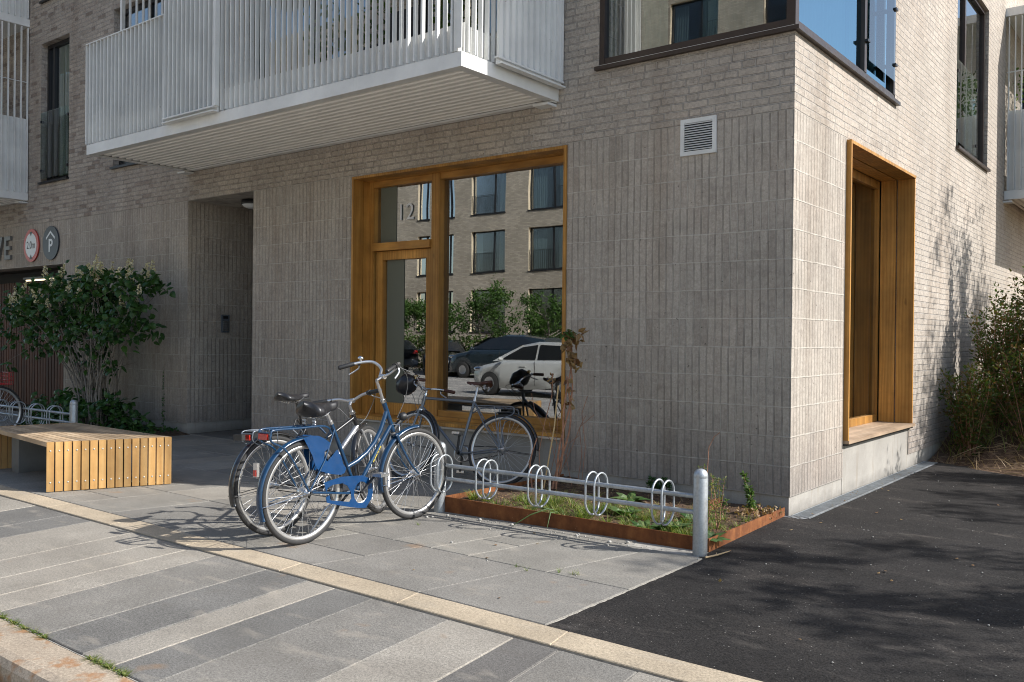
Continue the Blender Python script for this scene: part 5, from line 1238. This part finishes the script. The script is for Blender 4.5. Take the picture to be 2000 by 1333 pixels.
def weed(name,label,x,y,h,n,matl,stems=1,spread=.08,lw=.02,lean=(0,0)):
    t_=thing(name,label,'weed',sp(x,y)); s_=MB(); l_=MB()
    for k in range(stems):
        a=R_.uniform(0,2*PI); hh=h*R_.uniform(.65,1); top=Vector((x+math.cos(a)*spread*R_.random()+lean[0],y+math.sin(a)*spread*R_.random()+lean[1],hh)); b=Vector(sp(x,y))
        pts=[b.lerp(top,u)+rv()*.010*(1 if 0<u<1 else 0) for u in (0,.2,.4,.6,.8,1)]; s_.tube(pts,[.004,.0035,.003,.0025,.002,.001],5,cap=False)
        for i in range(n):
            u=R_.uniform(.12,1)**.9; j=min(4,int(u*5)); p=pts[j].lerp(pts[j+1],u*5-j); side=rv(); side.z=abs(side.z)*.6; 
            q=p+side*R_.random()*spread*.45*(1.1-u); leafq(l_,q,side,rv(),lw*R_.uniform(.7,1.5),lw*.45)
    s_.obj('stem',M['stem_red'],t_); l_.obj('foliage',M[matl],t_); return t_
weed('weed','straggly weed with dry seed heads standing left of the near rack end post',-.235,-1.02,.50,95,'grass',6,.13,.016)
weed('weed','leafy yellow-green weed standing right behind the rack end post',-.12,-1.08,.45,80,'grass',4,.10,.015)
weed('weed','grey-green leafy weed at the wall near the building corner',-.16,-.33,.38,190,'leaf_green',2,.07,.028,(-.07,-.02))
weed('weed','small sparse weed between the rack end post and the building corner',-.30,-.62,.26,34,'leaf_green',1,.04,.02,(.05,0))
weed('weed','dark withered weed at the wall behind the fourth wheel holder',-1.12,-.12,.20,120,'leaf_shrub',5,.22,.026)
t=thing('dry_weed','curved dry stem rising above the weeds left of the rack end post','stem',sp(-.24,-1.0)); m=MB(); m.tube([sp(-.24,-1.0),(-.24,-1.0,.45),(-.235,-.99,.62),(-.20,-.98,.70),(-.16,-.97,.735)],.003,5); m.obj('stalk',M['stem_red'],t)
# tall dried vine in front of the window jamb
t=thing('dried_vine','tall reddish dried vine with withered leaves rising in front of the window jamb','vine',(-1.93,-.55,.1))
sm_=MB(); lv=MB(); dl=MB()
base=Vector((-1.905,-.60,.08)); top=Vector((-1.835,-.50,1.47))
for k in range(3):
    pts=[]
    for i in range(15):
        u=i/14; 
        if k==2 and u>.75: break
        pts.append(base.lerp(top,u)+Vector((math.sin(u*9+k*2.1)*.022+k*.012*(1-u),math.cos(u*7+k*1.7)*.022,0))+Vector((.07*math.sin(u*PI),0,0)))
    sm_.tube(pts,[.0105-.005*i/14 for i in range(len(pts))],7)
for i in range(64):
    u=R_.choice((.55,.62,.68,.80,.82,.84,.9,.93,.95,.97)); p=base.lerp(top,u)+Vector((.07*math.sin(u*PI),0,0))+rv()*.03; leafq(dl,p,rv()+Vector((.3,0,-.5)),rv(),R_.uniform(.04,.09),R_.uniform(.03,.06))
for i in range(26): a=2*PI*i/11; leafq(lv,top+Vector((0,0,-.02))+rv()*.03,Vector((math.cos(a),math.sin(a),R_.uniform(-.6,.3))),Vector((0,0,1)),R_.uniform(.07,.10),.04)
for i in range(14): leafq(dl,top+Vector((.10,0,-.05))+rv()*.05,rv(),rv(),.08,.05)
for i in range(14): leafq(dl,top+Vector((.10,0,-.28))+rv()*.05,rv(),rv(),.07,.05)
sm_.obj('stem',M['stem_red'],t); lv.obj('foliage',M['leaf_green'],t); dl.obj('dead_leaf',M['leaf_dry'],t,kind='stuff')
t=thing('bamboo_cane','straight pale cane stuck upright beside the dried vine','cane',(-1.98,-.62,.1)); m=MB(); m.tube([(-1.965,-.66,.08),(-1.90,-.60,.62),(-1.875,-.58,.99)],.0065,8); m.obj('stick',simple('pale_cane',(.55,.38,.18),.5),t)
t=thing('dry_weed','thin arching dry stems with a pink withered tip, left of the pale cane','stem',(-2.0,-.6,.1)); m=MB()
m.tube([(-1.99,-.66,.08),(-2.02,-.66,.40),(-1.99,-.62,.66),(-1.93,-.60,.90),(-1.925,-.6,1.10)],.0035,6)
m.tube([(-2.05,-.72,.08),(-2.10,-.70,.3),(-2.03,-.68,.52)],.005,6); m.tube([(-2.03,-.74,.08),(-2.07,-.72,.3),(-2.06,-.7,.42)],.004,6)
m.obj('stalk',M['stem_red'],t); m=MB()
for i in range(14): leafq(m,Vector((-1.93,-.6,1.05))+rv()*.03,rv(),rv(),.035,.02)
m.obj('withered_tip',M['leaf_dry'],t)
t=thing('dry_weed','arching thin leafless twigs at the wall behind the pale cane','stem',(-1.9,-.3,.1)); m=MB()
for k in range(7):
    b=Vector((-1.95+R_.uniform(-.12,.2),-.35+R_.uniform(-.15,.1),.08)); a=Vector((R_.uniform(-.5,.45),R_.uniform(-.1,.1),R_.uniform(.5,.9))); m.tube([b,b+a*.35+Vector((.04,0,.05)),b+a*.75,b+a+Vector((.06,0,-.06))],.0028,5)
m.obj('stalk',M['stem_red'],t)
t=thing('grass_stalk','thick green grass stalk bending over the front of the rusty bed','grass stalk',(-1.16,-1.7,0)); m=MB()
for pts in ([(-1.21,-1.52,.10),(-1.175,-1.66,.12),(-1.16,-1.72,.02)],[(-1.24,-1.52,.11),(-1.22,-1.64,.14),(-1.33,-1.70,.09),(-1.42,-1.80,.012)],[(-1.24,-1.6,.135),(-1.42,-1.62,.125)]): m.tube(pts,[.005]*(len(pts)-1)+[.002],6)
m.obj('stalk',M['leaf_big'],t)
# ------------------------------------------------------------------ right-hand bank: tall weeds and bushes
def bankz(x,y): return bank_h(x,y)
def bank_plant(name,label,x,y,h,stems,spread,mat,n,lw,group='bushes and tall weeds on the bank'):
    t_=thing(name,label,'shrub' if 'shrub' in name or 'bush' in name else 'weed',(x,y,bankz(x,y)),group); s_=MB(); l_=MB()
    for k in range(stems):
        a=R_.uniform(0,2*PI); rr=spread*R_.random()**.6; b=Vector((x+.25*rr*math.cos(a),y+.25*rr*math.sin(a),bankz(x,y)-.02)); top=Vector((max(.06,x+rr*math.cos(a)),y+rr*math.sin(a),b.z+h*R_.uniform(.55,1)*(1-.35*rr/max(spread,.01)*.5)))
        pts=[b.lerp(top,u)+Vector((0,0,.06*math.sin(u*PI)))+rv()*.02*(1 if 0<u<1 else 0) for u in (0,.25,.5,.75,1)]
        s_.tube(pts,[.006,.005,.004,.003,.0012],5,cap=False)
        for i in range(n):
            u=R_.random()**.65; j=min(3,int(u*4)); p=pts[j].lerp(pts[j+1],u*4-j); side=rv()
            q=p+side*R_.random()*.10; 
            if q.x<.03: q.x=.03
            leafq(l_,q,side+Vector((0,0,.3)),rv(),lw*R_.uniform(.6,1.4),lw*R_.uniform(.35,.5))
    s_.obj('stem',M['stem_red'],t_); l_.obj('foliage',M[mat],t_); return t_
RB=[ (.35,4.9,.95,16,.30,'leaf_weed',60,.045,'tall green and brown weed nearest the drain at the foot of the side wall'),
 (.55,5.6,1.35,18,.35,'leaf_weed',70,.045,'tall weed standing against the side wall behind the nearest one'),
 (1.0,5.1,1.05,18,.40,'leaf_weed',70,.05,'leafy weed in front on the bank, right of the one at the wall foot'),
 (1.25,6.0,1.5,20,.45,'leaf_weed',80,.05,'dense weed with reddish stems in the middle of the bank'),
 (1.75,5.4,1.3,20,.45,'leaf_weed',80,.05,'bushy weed at the right edge of the picture, front row'),
 (.6,6.8,1.55,16,.32,'leaf_weed',70,.05,'slender dark weed casting its shadow on the side wall'),
 (2.4,5.6,1.5,20,.5,'leaf_weed',80,.05,'bushy weed beyond the right edge, front row'),
 (2.3,6.6,1.9,20,.55,'leaf_weed',80,.055,'tall bush beyond the right edge, second row'),
 (3.2,6.2,1.9,20,.6,'leaf_weed',80,.055,'tall bush standing far right on the bank')]
RB+=[(2.3,4.15,1.7,10,.25,'leaf_weed',70,.05,'tall weed beyond the right edge, leaning over the asphalt edge'),(3.0,4.2,2.1,10,.28,'leaf_weed',70,.05,'second tall weed beyond the right edge at the asphalt'),(3.8,4.5,2.5,12,.35,'leaf_weed',70,.05,'third and tallest weed beyond the right edge at the asphalt')]
for x,y,h,s_,spd,mt,n,lw,lb in RB: bank_plant('tall_weed',lb,x,y,h*1.25,int(s_*1.9),spd*1.25,mt,int(n*1.45),lw*1.1)
bank_plant('bush','dark green leafy bush at the right edge, highest on the bank below the side balcony',1.35,7.2,2.45,38,.85,'leaf_hedge',150,.06)
bank_plant('bush','dark bush behind the highest one, under the side balcony',1.1,8.6,2.3,34,.75,'leaf_hedge',130,.06)
bank_plant('bush','green bush far right behind the weeds',2.6,8.2,2.7,34,.95,'leaf_hedge',130,.06)
# tall thin saplings whose shadows lie on the wall
for x,y,h,lb in ((1.55,6.35,3.15,'slender sapling rising from the bank, nearer the wall'),(2.35,7.45,3.9,'taller slender sapling rising from the bank behind')):
    t_=thing('sapling',lb,'sapling',(x,y,bankz(x,y))); s_=MB(); l_=MB(); b=Vector((x,y,bankz(x,y)))
    for k in range(6):
        top=b+Vector((R_.uniform(-.28,.28),R_.uniform(-.25,.25),h*R_.uniform(.72,1))); pts=[b.lerp(top,u/5)+rv()*.02 for u in range(6)]; s_.tube(pts,[.010,.008,.007,.005,.003,.0015],6,cap=False)
        for i in range(210): u=R_.uniform(.28,1); j=min(4,int(u*5)); p=pts[j].lerp(pts[j+1],u*5-j); leafq(l_,p+rv()*.08,rv()+Vector((0,0,-.4)),rv(),R_.uniform(.08,.13),.055)
    s_.obj('stem',M['bark'],t_); l_.obj('foliage',M['leaf_tree'],t_)
m=MB()
for i in range(90):
    x=R_.uniform(.15,3.2); y=bank_h and (3.75+R_.random()*1.5+(.35 if x<.6 else 0)); z=bankz(x,y)+.015; a=R_.uniform(-.6,.6); L=R_.uniform(.15,.6); d=Vector((math.cos(a),math.sin(a)*.5,0)); p=Vector((x,y,z)); e=p+d*L; e.z=bankz(e.x,e.y)+R_.uniform(.01,.07); m.tube([p,p.lerp(e,.5)+Vector((0,0,R_.uniform(.0,.05))),e],R_.uniform(.002,.005),5)
for i in range(1500):
    x=R_.uniform(.1,3.6); y=4.0+R_.random()**1.3*2.2+(.3 if x<.5 else 0); z=bankz(x,y); blade(m,Vector((x,y,z)),Vector((R_.uniform(-1,1),R_.uniform(-1,.6),R_.uniform(.1,1.2))),R_.uniform(.06,.30),.006,.5,3)
tag(m.obj('straw_litter',M['straw']),'dry straw and broken stems lying along the edge of the bank','straw',kind='stuff')
m=MB()
for i in range(2600):
    x=.05+R_.random()*4; y=4.7+R_.random()*3.6; z=bankz(x,y); blade(m,Vector((x,y,z)),Vector((R_.uniform(-.6,.6),R_.uniform(-.6,.6),1)),R_.uniform(.15,.55),.008,.6,3)
tag(m.obj('grass',M['grass']),'long rough grass between the weeds on the bank','grass',kind='stuff')
# weeds in the kerb joint and pavement
m=MB()
for a,b,n in ((-2.25,-1.75,26),(-1.72,-1.55,10),(-1.18,-.98,20),(-.97,-.85,10),(-2.9,-2.4,16),(-.62,-.55,5)):
    for i in range(n):
        x=R_.uniform(a,b); tuft(m,(x,-5.10+R_.uniform(-.008,.008),-.005),10,.035,.003,1.4,.9,.012)
        for _ in range(4): leafq(m,Vector((x,-5.10,.002)),Vector((R_.uniform(-1,1),R_.uniform(-1,1),.5)),Vector((0,0,1)),.014,.010)
for x,y in ((-.60,-2.70),(-.42,-2.62),(-.335,-2.60),(-.30,-2.58),(-2.0,-2.20),(-.70,-2.68)): tuft(m,(x,y,-.002),9,.05,.0028,1.2,.7,.012)
tag(m.obj('joint_weeds',M['grass']),'little green weeds growing in the kerb joint and paving joints','weeds',kind='stuff')
t=thing('dandelion','small yellow-flowered weed at the foot of the kerb in the lower left corner','weed',(-1.52,-5.36,-.1)); m=MB()
tuft(m,(-1.53,-5.37,-.1),22,.09,.005,.9,.8,.02); m.obj('foliage',M['grass'],t); m=MB()
for q in ((-1.49,-5.385,-.06),(-1.53,-5.39,-.075),(-1.48,-5.37,-.035)):
    for i in range(12): a=2*PI*i/12; leafq(m,Vector(q),Vector((math.cos(a),math.sin(a),.5)),Vector((0,0,1)),.010,.005)
m.obj('flower',M['yellow'],t)
# pebbles, twigs
m=MB()
for i in range(120):
    x=R_.uniform(-2.3,.1); y=-1.62-.16*(x*-.45)-abs(R_.gauss(0,.12)) if R_.random()<.85 else R_.uniform(-2.9,-1.8); y=min(y,-1.55+.075*x-.03); r=R_.uniform(.002,.007) if R_.random()<.93 else R_.uniform(.010,.018)
    m.blob((x,y,r*.4),(r,r*R_.uniform(.6,1),r*.6),6,4)
for i in range(120):
    x=R_.uniform(.1,4); y=R_.uniform(-3.3,3.2); r=R_.uniform(.002,.007); m.blob((x,y,r*.3),(r,r,r*.6),6,4)
tag(m.obj('pebbles',simple('pale_grit',(.42,.40,.36),.9)),'pale grit and pebbles scattered on paving and asphalt','pebbles',kind='stuff')
t=thing('twig','small forked dry twig on the asphalt in front of the bed corner','twig',(.16,-1.62,0)); m=MB(); m.tube([(.10,-1.72,.006),(.135,-1.62,.010),(.17,-1.51,.020)],[.006,.006,.003],6); m.tube([(.135,-1.62,.01),(.11,-1.58,.012)],.003,5); m.obj('stick',simple('pale_twig',(.50,.36,.20),.7),t)
m=MB()
for i in range(34):
    x=R_.uniform(-1.2,3.5); y=R_.uniform(-3.0,2.6) if x>.1 else R_.uniform(-3.3,-1.8); leafq(m,Vector((x,y,.004)),Vector((R_.uniform(-1,1),R_.uniform(-1,1),.05)),Vector((0,0,1)),R_.uniform(.015,.04),.018,.2,-.1)
for i in range(24): leafq(m,Vector((R_.uniform(.02,.14),R_.uniform(.1,3.8),.004)),Vector((R_.uniform(-1,1),R_.uniform(-1,1),.1)),Vector((0,0,1)),.02,.014)
tag(m.obj('fallen_leaves',M['leaf_dry']),'a few dry fallen leaves on the asphalt and paving','leaves',kind='stuff')
# plants on the balconies
t=thing('balcony_plant','leafy green plant behind the railing of the side balcony','plant',(.7,9.6,3.85)); m=MB()
for i in range(900): c=Vector((R_.uniform(.15,1.3),R_.uniform(9.3,10.2),R_.uniform(4.9,5.95)))+rv()*.1; leafq(m,c,rv(),rv(),.07,.045)
m.obj('foliage',M['leaf_green'],t); m=MB(); m.lathe([(.0,3.83),(.14,3.83),(.19,4.2),(.18,4.2),(.16,4.15),(0,4.15)],(.7,9.7,0)); m.obj('pot',M['conc'],t); m=MB()
for i in range(6): m.tube(cpath((.7,9.7,4.15),(R_.uniform(-.4,.4),R_.uniform(-.3,.3),1),1.2,5,.15),.008,6)
m.obj('stem',M['bark'],t)
for k,(x,y,h) in enumerate(((-3.1,-.55,.9),(-4.3,-.5,.7),(-5.2,-.45,.8))):
    t=thing('balcony_plant',('dark potted plant behind the front balcony slats, nearest the building corner','dark potted plant in the middle behind the front balcony slats','dark potted plant behind the front balcony slats, leftmost of three')[k],'plant',(x,y,3.81),'potted plants on the front balcony'); m=MB()
    m.lathe([(0,3.81),(.13,3.81),(.17,4.12),(.15,4.12),(0,4.08)],(x,y,0)); m.obj('pot',M['gunmetal'],t); m=MB()
    for i in range(260): leafq(m,Vector((x,y,4.15+h*R_.random()))+rv()*.22,rv(),rv(),.08,.05)
    m.obj('foliage',M['leaf_hedge'],t)
t=thing('patio_chair','dark patio chair behind the front balcony slats','chair',(-3.8,-.9,3.81)); m=MB()
m.box(-4.05,-3.6,-1.0,-.6,4.22,4.26); m.obj('seat',M['black_frame'],t); m=MB(); m.box(-4.05,-3.6,-.6,-.57,4.28,4.72); m.obj('backrest',M['black_frame'],t)
for x in (-4.03,-3.62):
    for y in (-.98,-.62): m=MB(); m.tube([(x,y,3.805),(x,y,4.22)],.015,8); m.obj('leg',M['black_frame'],t)
# ------------------------------------------------------------------ trees
def tree(name,label,x,y,h,cr,cz,nl,lw,mat='leaf_tree',group=None,base=0.,tr=.09,limbs=9,dens=1.):
    t_=thing(name,label,'tree',(x,y,base),group); s_=MB(); l_=MB(); b=Vector((x,y,base)); top=b+Vector((R_.uniform(-.1,.1),R_.uniform(-.1,.1),h*.72))
    pts=[b.lerp(top,u/6)+Vector((R_.uniform(-1,1),R_.uniform(-1,1),0))*tr*.5*(u>0) for u in range(7)]; s_.tube(pts,[tr*(1-.11*i) for i in range(7)],10)
    cl=[]
    for k in range(limbs):
        u=R_.uniform(.40,1); p=b.lerp(top,u); a=2*PI*k/limbs+R_.uniform(-.4,.4); L=cr*R_.uniform(.55,.95); d=Vector((math.cos(a),math.sin(a),R_.uniform(.15,.8)))
        q=cpath(p,d,L,5,.18,.05); s_.tube(q,[tr*.42*(1-.17*i) for i in range(6)],6,cap=False)
        for j in (2,3,4,5):
            for _ in range(2):
                e=cpath(q[j],(d+rv()*.9),L*.4,3,.25); s_.tube(e,[tr*.12,tr*.09,tr*.06,tr*.03],5,cap=False); cl.append(e[-1]); cl.append(e[2])
    for k in range(int(limbs*3)):
        v=rv(); cl.append(b+Vector((v.x*cr*.9,v.y*cr*.9,cz+v.z*h*.30)))
    per=int(nl/len(cl))
    for c in cl:
        rr=cr*R_.uniform(.12,.30)
        for _ in range(per): v=rv(); leafq(l_,c+v*rr*R_.random()**.5,rv(),(v+Vector((0,0,.6))).normalized(),lw*R_.uniform(.7,1.3),lw*.45)
    s_.obj('trunk',M['bark'],t_); l_.obj('crown',M[mat],t_); return t_
# trees standing beyond the right edge that shade the asphalt and show in the side glazing
tree('tree','young tree beyond the right edge whose shadow dapples the asphalt',7.75,1.5,5.6,1.35,4.5,5600,.13,group='young trees beside the asphalt',base=-.1,tr=.07)
tree('tree','young tree further along the path beyond the right edge',7.7,4.5,5.2,1.3,4.1,5600,.13,group='young trees beside the asphalt',base=-.1,tr=.07)
tree('tree','taller tree behind the young ones beyond the right edge',5.6,8.6,7.2,1.9,5.4,6500,.11,group='young trees beside the asphalt',base=.3,tr=.10)
# street trees in front of the house opposite (seen mirrored in the shop window)
for x,y,h,cr,cz,lb in ((-21.2,-20.6,3.5,1.6,2.2,'small street tree opposite, the middle one of three'),(-17.6,-20.4,3.4,1.5,2.15,'small street tree opposite, nearest the building corner'),(-25.2,-20.8,3.3,1.15,2.1,'small street tree opposite, leftmost of three')):
    tree('street_tree',lb,x,y,h,cr,cz,3600,.13,group='street trees across the street',tr=.07,base=-.1)
m=MB()
for i in range(14000): leafq(m,Vector((R_.uniform(-40,-8),R_.uniform(-20.1,-19.4),R_.uniform(.0,1.35)+.08*math.sin(i))),rv(),rv(),.13,.08)
tag(m.obj('hedge',M['leaf_hedge']),'low clipped hedge in front of the house across the street','hedge')
# ------------------------------------------------------------------ house opposite
t=thing('opposite_building','pale sunlit brick house with tall black windows across the street','building',(-24,-26.8,0))
YF=-26.8; hs=[]
for k in range(6):
    for a,b in ((-27.1,-24.85),(-23.4,-21.2),(-30.85,-29.95),(-29.25,-28.3),(-19.6,-17.4),(-15.6,-13.4),(-11.4,-9.2),(-34.5,-32.6),(-38.2,-36.2)): hs.append((a,b,1.62+k*2.97,3.72+k*2.97))
fO=lambda u,z,d:(u,YF-d,z)
m=MB(); m.mat(0); wall(hs,-48,2,-.1,19.3,fO,m,.3)
for h in hs: reveals(h,fO,m,.3,1,1)
m.mat(0); m.box(-48,2,YF-9,YF-8.8,-.1,19.3); m.box(-48,2,YF-9,YF,19.3,19.5); m.box(-48,-47.8,YF-9,YF-.3,-.1,19.3); m.box(1.8,2,YF-9,YF-.3,-.1,19.3)
m.obj('wall',[M['brick_far'],M['reveal_far']],t)
m=MB(); m.box(-47,1,YF-3,YF-2.9,0,19); m.obj('interior_wall',M['roomdark'],t)
for h in hs:
    a,b,z0,z1=h; m=MB(); w_=.05
    fbox(m,fO,a+.005,a+w_,z0,z1,.15,.22); fbox(m,fO,b-w_,b-.005,z0,z1,.15,.22); fbox(m,fO,a+w_,b-w_,z0,z0+.06,.15,.22); fbox(m,fO,a+w_,b-w_,z1-.06,z1,.15,.22); c_=a+(b-a)*.62; fbox(m,fO,c_-.04,c_+.04,z0+.06,z1-.06,.15,.22); fbox(m,fO,a-.03,b+.03,z0-.05,z0-.002,-.04,.15)
    fr=m.obj('window',M['black_frame'],t); m=MB(); panes(m,fO,a+w_,b-w_,z0+.06,z1-.06,.19); m.obj('pane',M['glass_opp'],fr)
    m=MB(); 
    if b-a>1.5:
        g0=c_ if R_.random()<.6 else a+.03; g1=b-.03 if g0==c_ else c_
        k_=int((g1-g0)/.11)
        for i in range(k_+1): u=g0+(g1-g0)*i/k_; fbox(m,fO,u-.008,u+.008,z0+.05,z0+1.0,.02,.03)
        fbox(m,fO,g0,g1,z0+.98,z0+1.0,.018,.032); m.obj('guard_rail',M['black_frame'],fr)
        curtain(fO,b-.6,b-.1,z0+.1,z1-.1,.30,'curtain',fr,.12,.03)
        if R_.random()<.4: curtain(fO,a+.1,a+.1+R_.uniform(.3,.9),z0+.1,z1-.1,.32,'curtain2',fr,.12,.03)
# ------------------------------------------------------------------ cars in the street
def car(label,x,y,heading,paint,L=4.0,W=1.72,H=1.5,kind='hatch',plate=False):
    Mx=Matrix.Translation((x,y,-.105))@Matrix.Rotation(heading,4,'Z')
    root=thing('car',label,'car',M=Mx,group='cars in the street')
    # stations: x (0 nose .. L tail), bottom, belt height, half width factor
    hl=L/2
    st=[(0,.30,.62,.70),(.10,.22,.72,.86),(.45,.19,.82,.96),(.9,.19,.90,1.),(1.15,.19,.95,1.),(2.0,.19,.97,1.),(3.0,.19,.99,1.),(3.55,.20,1.0,.98),(3.85,.24,.97,.93),(3.98,.34,.80,.84)]
    k=L/4.0; m=MB(); rows=[]
    def arch(xx):   # wheel arches lift the sill
        for cx in (.72,3.18):
            d=abs(xx-cx)
            if d<.36: return math.sqrt(.36**2-d*d)+.27
        return 0
    xs=sorted({s[0] for s in st}|{.72+.36*math.cos(a) for a in [PI*i/8 for i in range(9)]}|{3.18+.36*math.cos(a) for a in [PI*i/8 for i in range(9)]})
    def lerp(xx,j):
        for a,b in zip(st,st[1:]):
            if a[0]<=xx<=b[0]: u=(xx-a[0])/(b[0]-a[0]); return a[j]+(b[j]-a[j])*u
        return st[-1][j]
    for xx in xs:
        bt=lerp(xx,1);bl=lerp(xx,2)*H/1.5;w_=W/2*lerp(xx,3); lo=max(bt,arch(xx))
        lo=min(lo,bl-.12)
        rows.append([(hl-xx*k,s*w_*f,z) for s,f,z in ((-1,.5,bt),(-1,.97,lo),(-1,1.,lo+(bl-lo)*.45),(-1,.985,bl-.09),(-1,.90,bl),(0,.0,bl+.03),(1,.90,bl),(1,.985,bl-.09),(1,1.,lo+(bl-lo)*.45),(1,.97,lo),(1,.5,bt))])
    vs=[p for r in rows for p in r]; c_=11
    m.add(vs,[(i*c_+j,(i+1)*c_+j,(i+1)*c_+(j+1)%c_,i*c_+(j+1)%c_) for i in range(len(rows)-1) for j in range(c_)]+[tuple(range(c_)),tuple((len(rows)-1)*c_+j for j in range(c_))],True)
    body=m.obj('body',paint,root,world=False)
    gh=[(.78,.93,.80),(1.55,1.36,.66),(2.1,1.46,.66),(2.9,1.44,.66),(3.55,1.25,.64),(3.88,.98,.74)] if kind=='hatch' else [(.95,.92,.80),(1.75,1.34,.66),(2.3,1.44,.66),(3.0,1.43,.66),(3.7,1.36,.64),(3.92,.98,.76)]
    m=MB(); vs=[]
    for xx,z,f in gh:
        zz=z*H/1.5; zb=.95*H/1.5
        vs+=[(hl-xx*k,-W/2*.90,min(zb,zz)),(hl-xx*k,-W/2*f*1.06,max(zb,zz-.05)),(hl-xx*k,-W/2*f*.8,zz),(hl-xx*k,W/2*f*.8,zz),(hl-xx*k,W/2*f*1.06,max(zb,zz-.05)),(hl-xx*k,W/2*.90,min(zb,zz))]
    n=len(gh); m.add(vs,[(i*6+j,(i+1)*6+j,(i+1)*6+j+1,i*6+j+1) for i in range(n-1) for j in range(5)],False)
    m.obj('cabin',paint,body,world=False)
    for s in (-1,1):  # side windows
        m=MB(); y_=lambda z:s*(W/2*(.915-.20*(z-.95*H/1.5)/.5)+.004)
        o=[(1.12,.99),(1.72,1.31),(2.20,1.38),(2.20,.99)];o2=[(2.27,.99),(2.27,1.385),(2.95,1.36),(3.35,1.20),(3.40,1.02)]
        for q in (o,o2): m.add([(hl-a*k,y_(b*H/1.5),b*H/1.5) for a,b in q],[tuple(range(len(q)))])
        m.obj('side_window',M['carblack'],body,world=False)
        m=MB(); m.blob((hl-1.22*k,s*(W/2+.09),1.0*H/1.5),(.06,.10,.06),12,8); m.obj('mirror',paint,body,world=False)
        m=MB(); m.box(hl-1.95*k,hl-1.78*k,s*W/2*.985,s*(W/2+.015),.80*H/1.5,.825*H/1.5); m.obj('door_handle',paint,body,world=False)
        m=MB(); m.box(hl-2.24*k,hl-2.235*k,s*W/2*.99,s*(W/2+.003),.3,.95*H/1.5); m.obj('door_seam',M['plastic'],body,world=False)
        m=MB(); m.blob((hl-.22*k,s*W/2*.74,.70*H/1.5),(.18,.16,.085),12,8); m.obj('headlight',M['chrome'],body,world=False)
        m=MB(); m.blob((hl-3.84*k,s*W/2*.80,.86*H/1.5),(.10,.13,.13),12,8); m.obj('tail_light',M['taillight'],body,world=False)
        for cx in (.72,3.18):
            m=MB(); m.lathe([(.17,-.10),(.27,-.10),(.305,-.08),(.31,0),(.305,.08),(.27,.10),(.17,.10)],(hl-cx*k,s*(W/2-.12),.31),'y',28); wo=m.obj('wheel',M['rubber'],root,world=False)
            m=MB(); m.lathe([(0,.085*s),(.05,.09*s),(.17,.075*s),(.185,.09*s)],(hl-cx*k,s*(W/2-.12),.31),'y',20); m.obj('rim',M['alu'],wo,world=False)
    m=MB(); m.add([(hl-.92*k,-W/2*.70,.99*H/1.5),(hl-.92*k,W/2*.70,.99*H/1.5),(hl-1.50*k,W/2*.54,1.345*H/1.5),(hl-1.50*k,-W/2*.54,1.345*H/1.5)],[(0,1,2,3)]); m.add([(hl-3.60*k,-W/2*.52,1.24*H/1.5),(hl-3.60*k,W/2*.52,1.24*H/1.5),(hl-3.885*k,W/2*.6,1.0*H/1.5),(hl-3.885*k,-W/2*.6,1.0*H/1.5)],[(0,1,2,3)])
    for i in range(8): 
        x_,y_,z_=m.v[i]; m.v[i]=(x_+(.012 if i<4 else -.012),y_,z_+.010)
    m.obj('windscreen',M['carblack'],body,world=False)
    if plate: m=MB(); m.box(hl-4.00*k-.01,hl-4.0*k+.0,-.26,.26,.62,.74); m.obj('licence_plate',M['plate'],body,world=False)
    return root
car('white hatchback in the street, seen mirrored in the shop window',-10.75,-10.9,PI,M['carwhite'],3.85,1.68,1.45)
car('dark blue off-roader parked across the street, seen mirrored behind the white car',-17.3,-17.6,PI*.98,M['cargrey'],4.5,1.85,1.66,'wagon')
car('black estate car parked across the street, seen mirrored in the door glass',-24.6,-17.4,PI,M['carblack'],4.6,1.8,1.45,'wagon')
car('black car parked across the street with its red tail lights showing in the shop window',-21.3,-18.6,-2.35+PI,M['carblack'],4.2,1.75,1.42,'wagon',True)
# render settings
S.render.engine='CYCLES'; S.cycles.max_bounces=8; S.cycles.transparent_max_bounces=24; S.cycles.glossy_bounces=5; S.cycles.sample_clamp_indirect=6
try: S.cycles.use_denoising=True
except: pass
S.cycles.pixel_filter_type='BLACKMAN_HARRIS'; S.cycles.filter_width=1.05; S.render.resolution_x=1024; S.render.resolution_y=682
